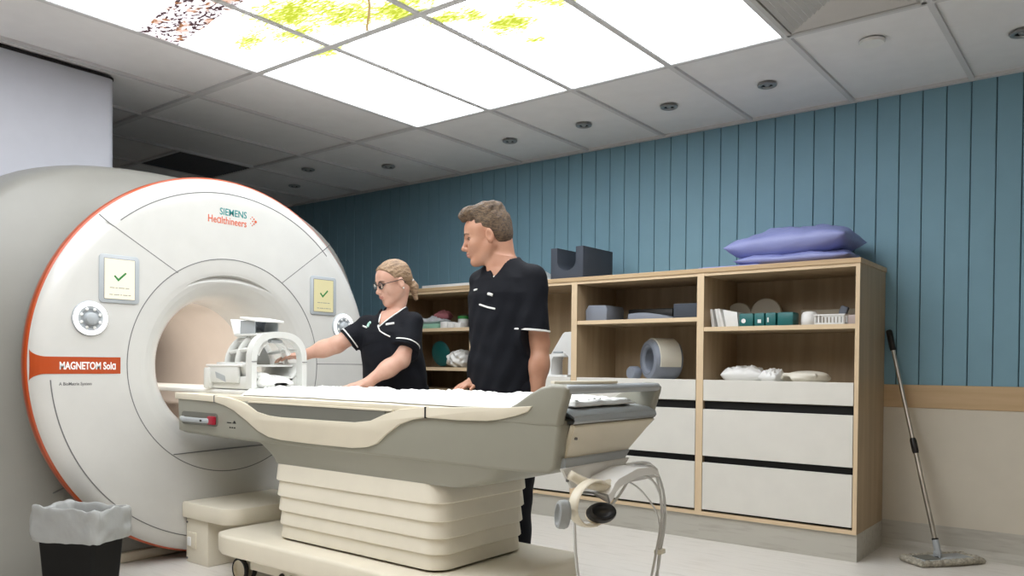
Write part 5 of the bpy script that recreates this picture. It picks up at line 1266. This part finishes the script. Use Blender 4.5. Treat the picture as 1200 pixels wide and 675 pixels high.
for s_ in (1,-1):
    hp = np.array((.03+lW[0]*.085*s_, .07+lW[1]*.085*s_, .82)); kn = hp*(1,1,0)+(0,-.01,.45); an = hp*(1,1,0)+(0,.03,.09)
    S.cap(hp, kn, .080, .050, .03); S.cap(kn, kn*.6+an*.4, .050, .050, .02); S.cap(kn*.7+an*.3, an, .048, .033, .02); S.cap(an, (an[0]+fW[0]*.12, an[1]+fW[1]*.12, .042), .032, .026, .03)
head_shape(S, H, False)
me = S.mesh('body'); me.materials.append(M['skin']); paint_lips(me, H, M['lip']); BODY = me.copy(); plink('body', me, [], WOM, TW)
eyes(H, WOM, TW, BODY)
S = SDF(np.arange(-.13,.16,.0026), np.arange(-.13,.16,.0026), np.arange(1.24,1.56,.0026)); k = H.k
for c, r, kk in (((-.016,0,.045),(.1015,.0805,.085),.02),((.030,0,.045),(.062,.070,.060),.02),((-.070,0,.010),(.045,.060,.062),.02)): S.ell(H.p(*c), [q*k for q in r], kk, R=H.R)
S.cap(H.p(-.105,0,-.012), H.p(-.112,.012,-.055), .024*k, .026*k, .02); S.cap(H.p(-.112,.012,-.055), H.p(-.100,.030,-.125), .026*k, .012*k, .02)
def hd(X,Y,Z):
    f, l, u = H.loc(X,Y,Z); return .0007*np.sin(u*330+np.abs(l)*150+f*100)+.0006*np.sin(u*190-f*50+np.abs(l)*90)+.0022*np.exp(-(l-.012)**2/.00002)*np.clip((u-.06)*40,0,1)
S.fn(hd, 'disp')
wx = [-.16,-.13,-.09,-.055,-.034,-.020,-.010,.010,.026,.040,.056,.074,.10,.13]; wz = [-.16,-.145,-.13,-.075,-.035,.008,.018,.020,.024,.045,.070,.090,.098,.10]
def wc(X,Y,Z):
    f, l, u = H.loc(X,Y,Z); return (np.interp(f, wx, wz).astype(np.float32)-u)*k*.75
S.fn(wc); plink('hair', S.mesh('hair'), M['hairw'], WOM, TW)
b = B(); b.tube([Vector(H.p(-.098,.010+.0*q,-.016)+.023*k*(math.cos(a)*H.L+math.sin(a)*H.F)) for q, a in enumerate([2*math.pi*i/16 for i in range(17)])], .005, 8, cap=False)
me = bpy.data.meshes.new('hair_tie'); b.bm.to_mesh(me); b.bm.free(); plink('hair_tie', me, M['pipe'], WOM, TW, 180)
# glasses
b = B()
def lens(s_, n=28, rx=.0235, rz=.0175):
    out = []
    for i in range(n):
        a = 2*math.pi*i/n; c, q = math.cos(a), math.sin(a); l = rx*math.copysign(abs(c)**.8,c); u = rz*math.copysign(abs(q)**.8,q)
        out.append(Vector(H.p(.1015-.22*abs(l*1+.0)*0-.10*max(0,l)*1, s_*(.0325+l), .000+u)))
    return out
for s_ in (1,-1):
    q = lens(s_); b.tube(q+[q[0],q[1]], .0021, 8)
b.tube([Vector(H.p(.1015,-.010,.004)),Vector(H.p(.106,0,.006)),Vector(H.p(.1015,.010,.004))], .0019, 8)
me = bpy.data.meshes.new('frame'); b.bm.to_mesh(me); b.bm.free(); GL = plink('glasses_frame', me, M['black'], WOM, TW, 180)
for s_ in (1,-1):
    b = B(); b.tube([Vector(H.p(.098,s_*.056,.006)),Vector(H.p(.080,s_*.071,.008)),Vector(H.p(.02,s_*.079,.008)),Vector(H.p(-.012,s_*.083,.010)),Vector(H.p(-.030,s_*.080,-.012))], .0019, 8)
    me = bpy.data.meshes.new('temple'); b.bm.to_mesh(me); b.bm.free(); plink('temple', me, M['black'], GL, TW, 180)
    q = lens(s_, rx=.0225, rz=.0165); b = B(); b.bm.faces.new([b.bm.verts.new(v) for v in q]); bmesh.ops.solidify(b.bm, geom=b.bm.faces[:], thickness=.001)
    me = bpy.data.meshes.new('lens'); b.bm.to_mesh(me); b.bm.free(); plink('lens', me, M['glass'], GL, TW)
b = B(); b.sph(H.p(-.004,.092,-.040), .0042, 10); me = bpy.data.meshes.new('earring'); b.bm.to_mesh(me); b.bm.free(); plink('earring', me, M['pipe'], WOM, TW, 180)
# tunic
xs = np.arange(-.32,.22,.0042); ys = np.arange(-.22,.24,.0042); zs = axis_zones(.68,1.34,.006,((.95,1.34,.004),))
A1, B1 = LS+(0,-.008,.004), np.array((.082,-.108,1.078)); A2, B2 = RS+(0,0,.004), np.array((-.225,.010,1.118))
S = SDF(xs, ys, zs)
S.loft([(.70,.028,.065,.178,.145),(.86,.020,.045,.176,.140),(.98,.006,.025,.168,.136),(1.08,-.002,.004,.162,.136),(1.16,-.002,.0,.156,.124),(1.21,.0,.004,.130,.10),(1.25,.006,.012,.090,.076),(1.30,.012,.018,.064,.060),(1.33,.014,.02,.060,.056)], angW, .02)
S.cap(A1, B1, .060, .070, .03); S.cap(A2, B2, .056, .066, .03)
S.fn(lambda X,Y,Z: .0035*np.sin(Z*40+X*24+np.sin(X*30+Z*9)*1.3)*np.sin(X*26-Z*19+1)+.003*np.sin(X*50+Z*22+Y*25)*np.clip((1.15-Z)*5,0,1), 'disp')
d1, d2 = unit(B1-A1), unit(B2-A2)
def hemcut(A_, Bb, d, L, lim):
    def g(X,Y,Z):
        t = (X-A_[0])*d[0]+(Y-A_[1])*d[1]+(Z-A_[2])*d[2]-L
        rx, ry, rz = X-A_[0]-d[0]*L, Y-A_[1]-d[1]*L, Z-A_[2]-d[2]*L
        rad = np.sqrt(np.maximum(rx*rx+ry*ry+rz*rz-t*t,0)); 
        return np.minimum(t, lim(X,Y,Z))
    return g
L1, L2 = float(np.linalg.norm(B1-A1))+.002, float(np.linalg.norm(B2-A2))+.002
S.fn(hemcut(A2,B2,d2,L2, lambda X,Y,Z: -(X+.172)+0*Y+0*Z))
S.fn(lambda X,Y,Z: np.minimum(np.minimum((X-A1[0])*d1[0]+(Y-A1[1])*d1[1]+(Z-A1[2])*d1[2]-L1, .25-np.sqrt((X-.08)**2+(Y+.07)**2+(Z-1.0)**2)), np.sqrt(((X-.012)*lW[0]+(Y-.01)*lW[1])**2/.170**2+((X-.012)*fW[0]+(Y-.01)*fW[1])**2/.140**2)*.15-.152))
def nk(X,Y,Z):     # wrap neckline: triangular opening seen from the front
    e1 = (Z-1.195)-(X+.050)*.80; e2 = (X+.056)+0*Z
    q = X*fW[0]+Y*fW[1]
    return np.minimum(np.minimum(e1*.75, e2), q+.03+0*Z)
S.fn(nk); S.fn(lambda X,Y,Z: (Z-1.285-.25*(-((X)*fW[0]+Y*fW[1]))))
me = S.mesh('tunic'); tun = me.copy(); TU2 = add_smooth(plink('tunic', me, M['navy'], WOM, TW), 3, .5)
wz_ = lambda x, y: ((x-459)/228.6, 1+(426.3-y)/228.6)
fstrip(tun, [wz_(475,360),wz_(468,366.5),wz_(460,373),wz_(453,379),wz_(447.5,384)], .0032, 'neck_piping', M['pipe'], TU2, TW)
fstrip(tun, [wz_(446.2,367),wz_(446.0,376),wz_(446.3,383.8),wz_(449,389),wz_(455,392.5),wz_(461.6,395.6)], .0032, 'neck_piping', M['pipe'], TU2, TW)
fstrip(tun, [wz_(455.5,381.5),wz_(465,380)], .0058, 'name_badge', M['pipe'], TU2, TW)
fstrip(tun, [wz_(426,382.6),wz_(431.5,384.6)], .0042, 'chest_print', M['pipe'], TU2, TW)
fstrip(tun, [wz_(432.5,384),wz_(433.5,380.5),wz_(436,378.5)], .0075, 'chest_emblem', mat('pale_mint_print',(.45,.70,.62),.6), TU2, TW)
def sleeve_ring(A_, Bb, d, L, ra, rb, inf, w_, name, off=0):
    S = SDF(np.arange(min(A_[0],Bb[0])-.09,max(A_[0],Bb[0])+.09,.0028), np.arange(min(A_[1],Bb[1])-.09,max(A_[1],Bb[1])+.09,.0028), np.arange(Bb[2]-.09,A_[2]+.05,.0024))
    S.cap(A_, Bb, ra+inf, rb+inf, .02)
    S.fn(lambda X,Y,Z: .0035*np.sin(Z*40+X*24+np.sin(X*30+Z*9)*1.3)*np.sin(X*26-Z*19+1)+.003*np.sin(X*50+Z*22+Y*25)*np.clip((1.15-Z)*5,0,1), 'disp')
    S.fn(lambda X,Y,Z: np.abs((X-A_[0])*d[0]+(Y-A_[1])*d[1]+(Z-A_[2])*d[2]-L+off)-w_)
    plink(name, S.mesh(name), M['pipe'], TU2, TW)
sleeve_ring(A1, B1, d1, L1, .060, .070, .0024, .0034, 'sleeve_piping', .022)
sleeve_ring(A2, B2, d2, L2, .056, .066, .0024, .0034, 'sleeve_piping', .016)
S = SDF(np.arange(-.20,.26,.009), np.arange(-.14,.28,.009), np.arange(.03,.92,.009))
S.loft([(.74,.028,.065,.165,.125),(.90,.020,.05,.155,.12)], angW, .02)
for s_ in (1,-1):
    hp = np.array((.03+lW[0]*.085*s_, .07+lW[1]*.085*s_, .82)); kn = hp*(1,1,0)+(0,-.01,.45); an = hp*(1,1,0)+(0,.02,.07)
    S.cap(hp, kn, .095, .078, .03); S.cap(kn, an, .078, .070, .03)
S.fn(lambda X,Y,Z: .055-Z+0*X+0*Y); plink('trousers', S.mesh('trousers'), M['navy'], WOM, TW)
for s_ in (1,-1): shoe(.03+lW[0]*.085*s_, .085+lW[1]*.085*s_, fW, WOM, TW)
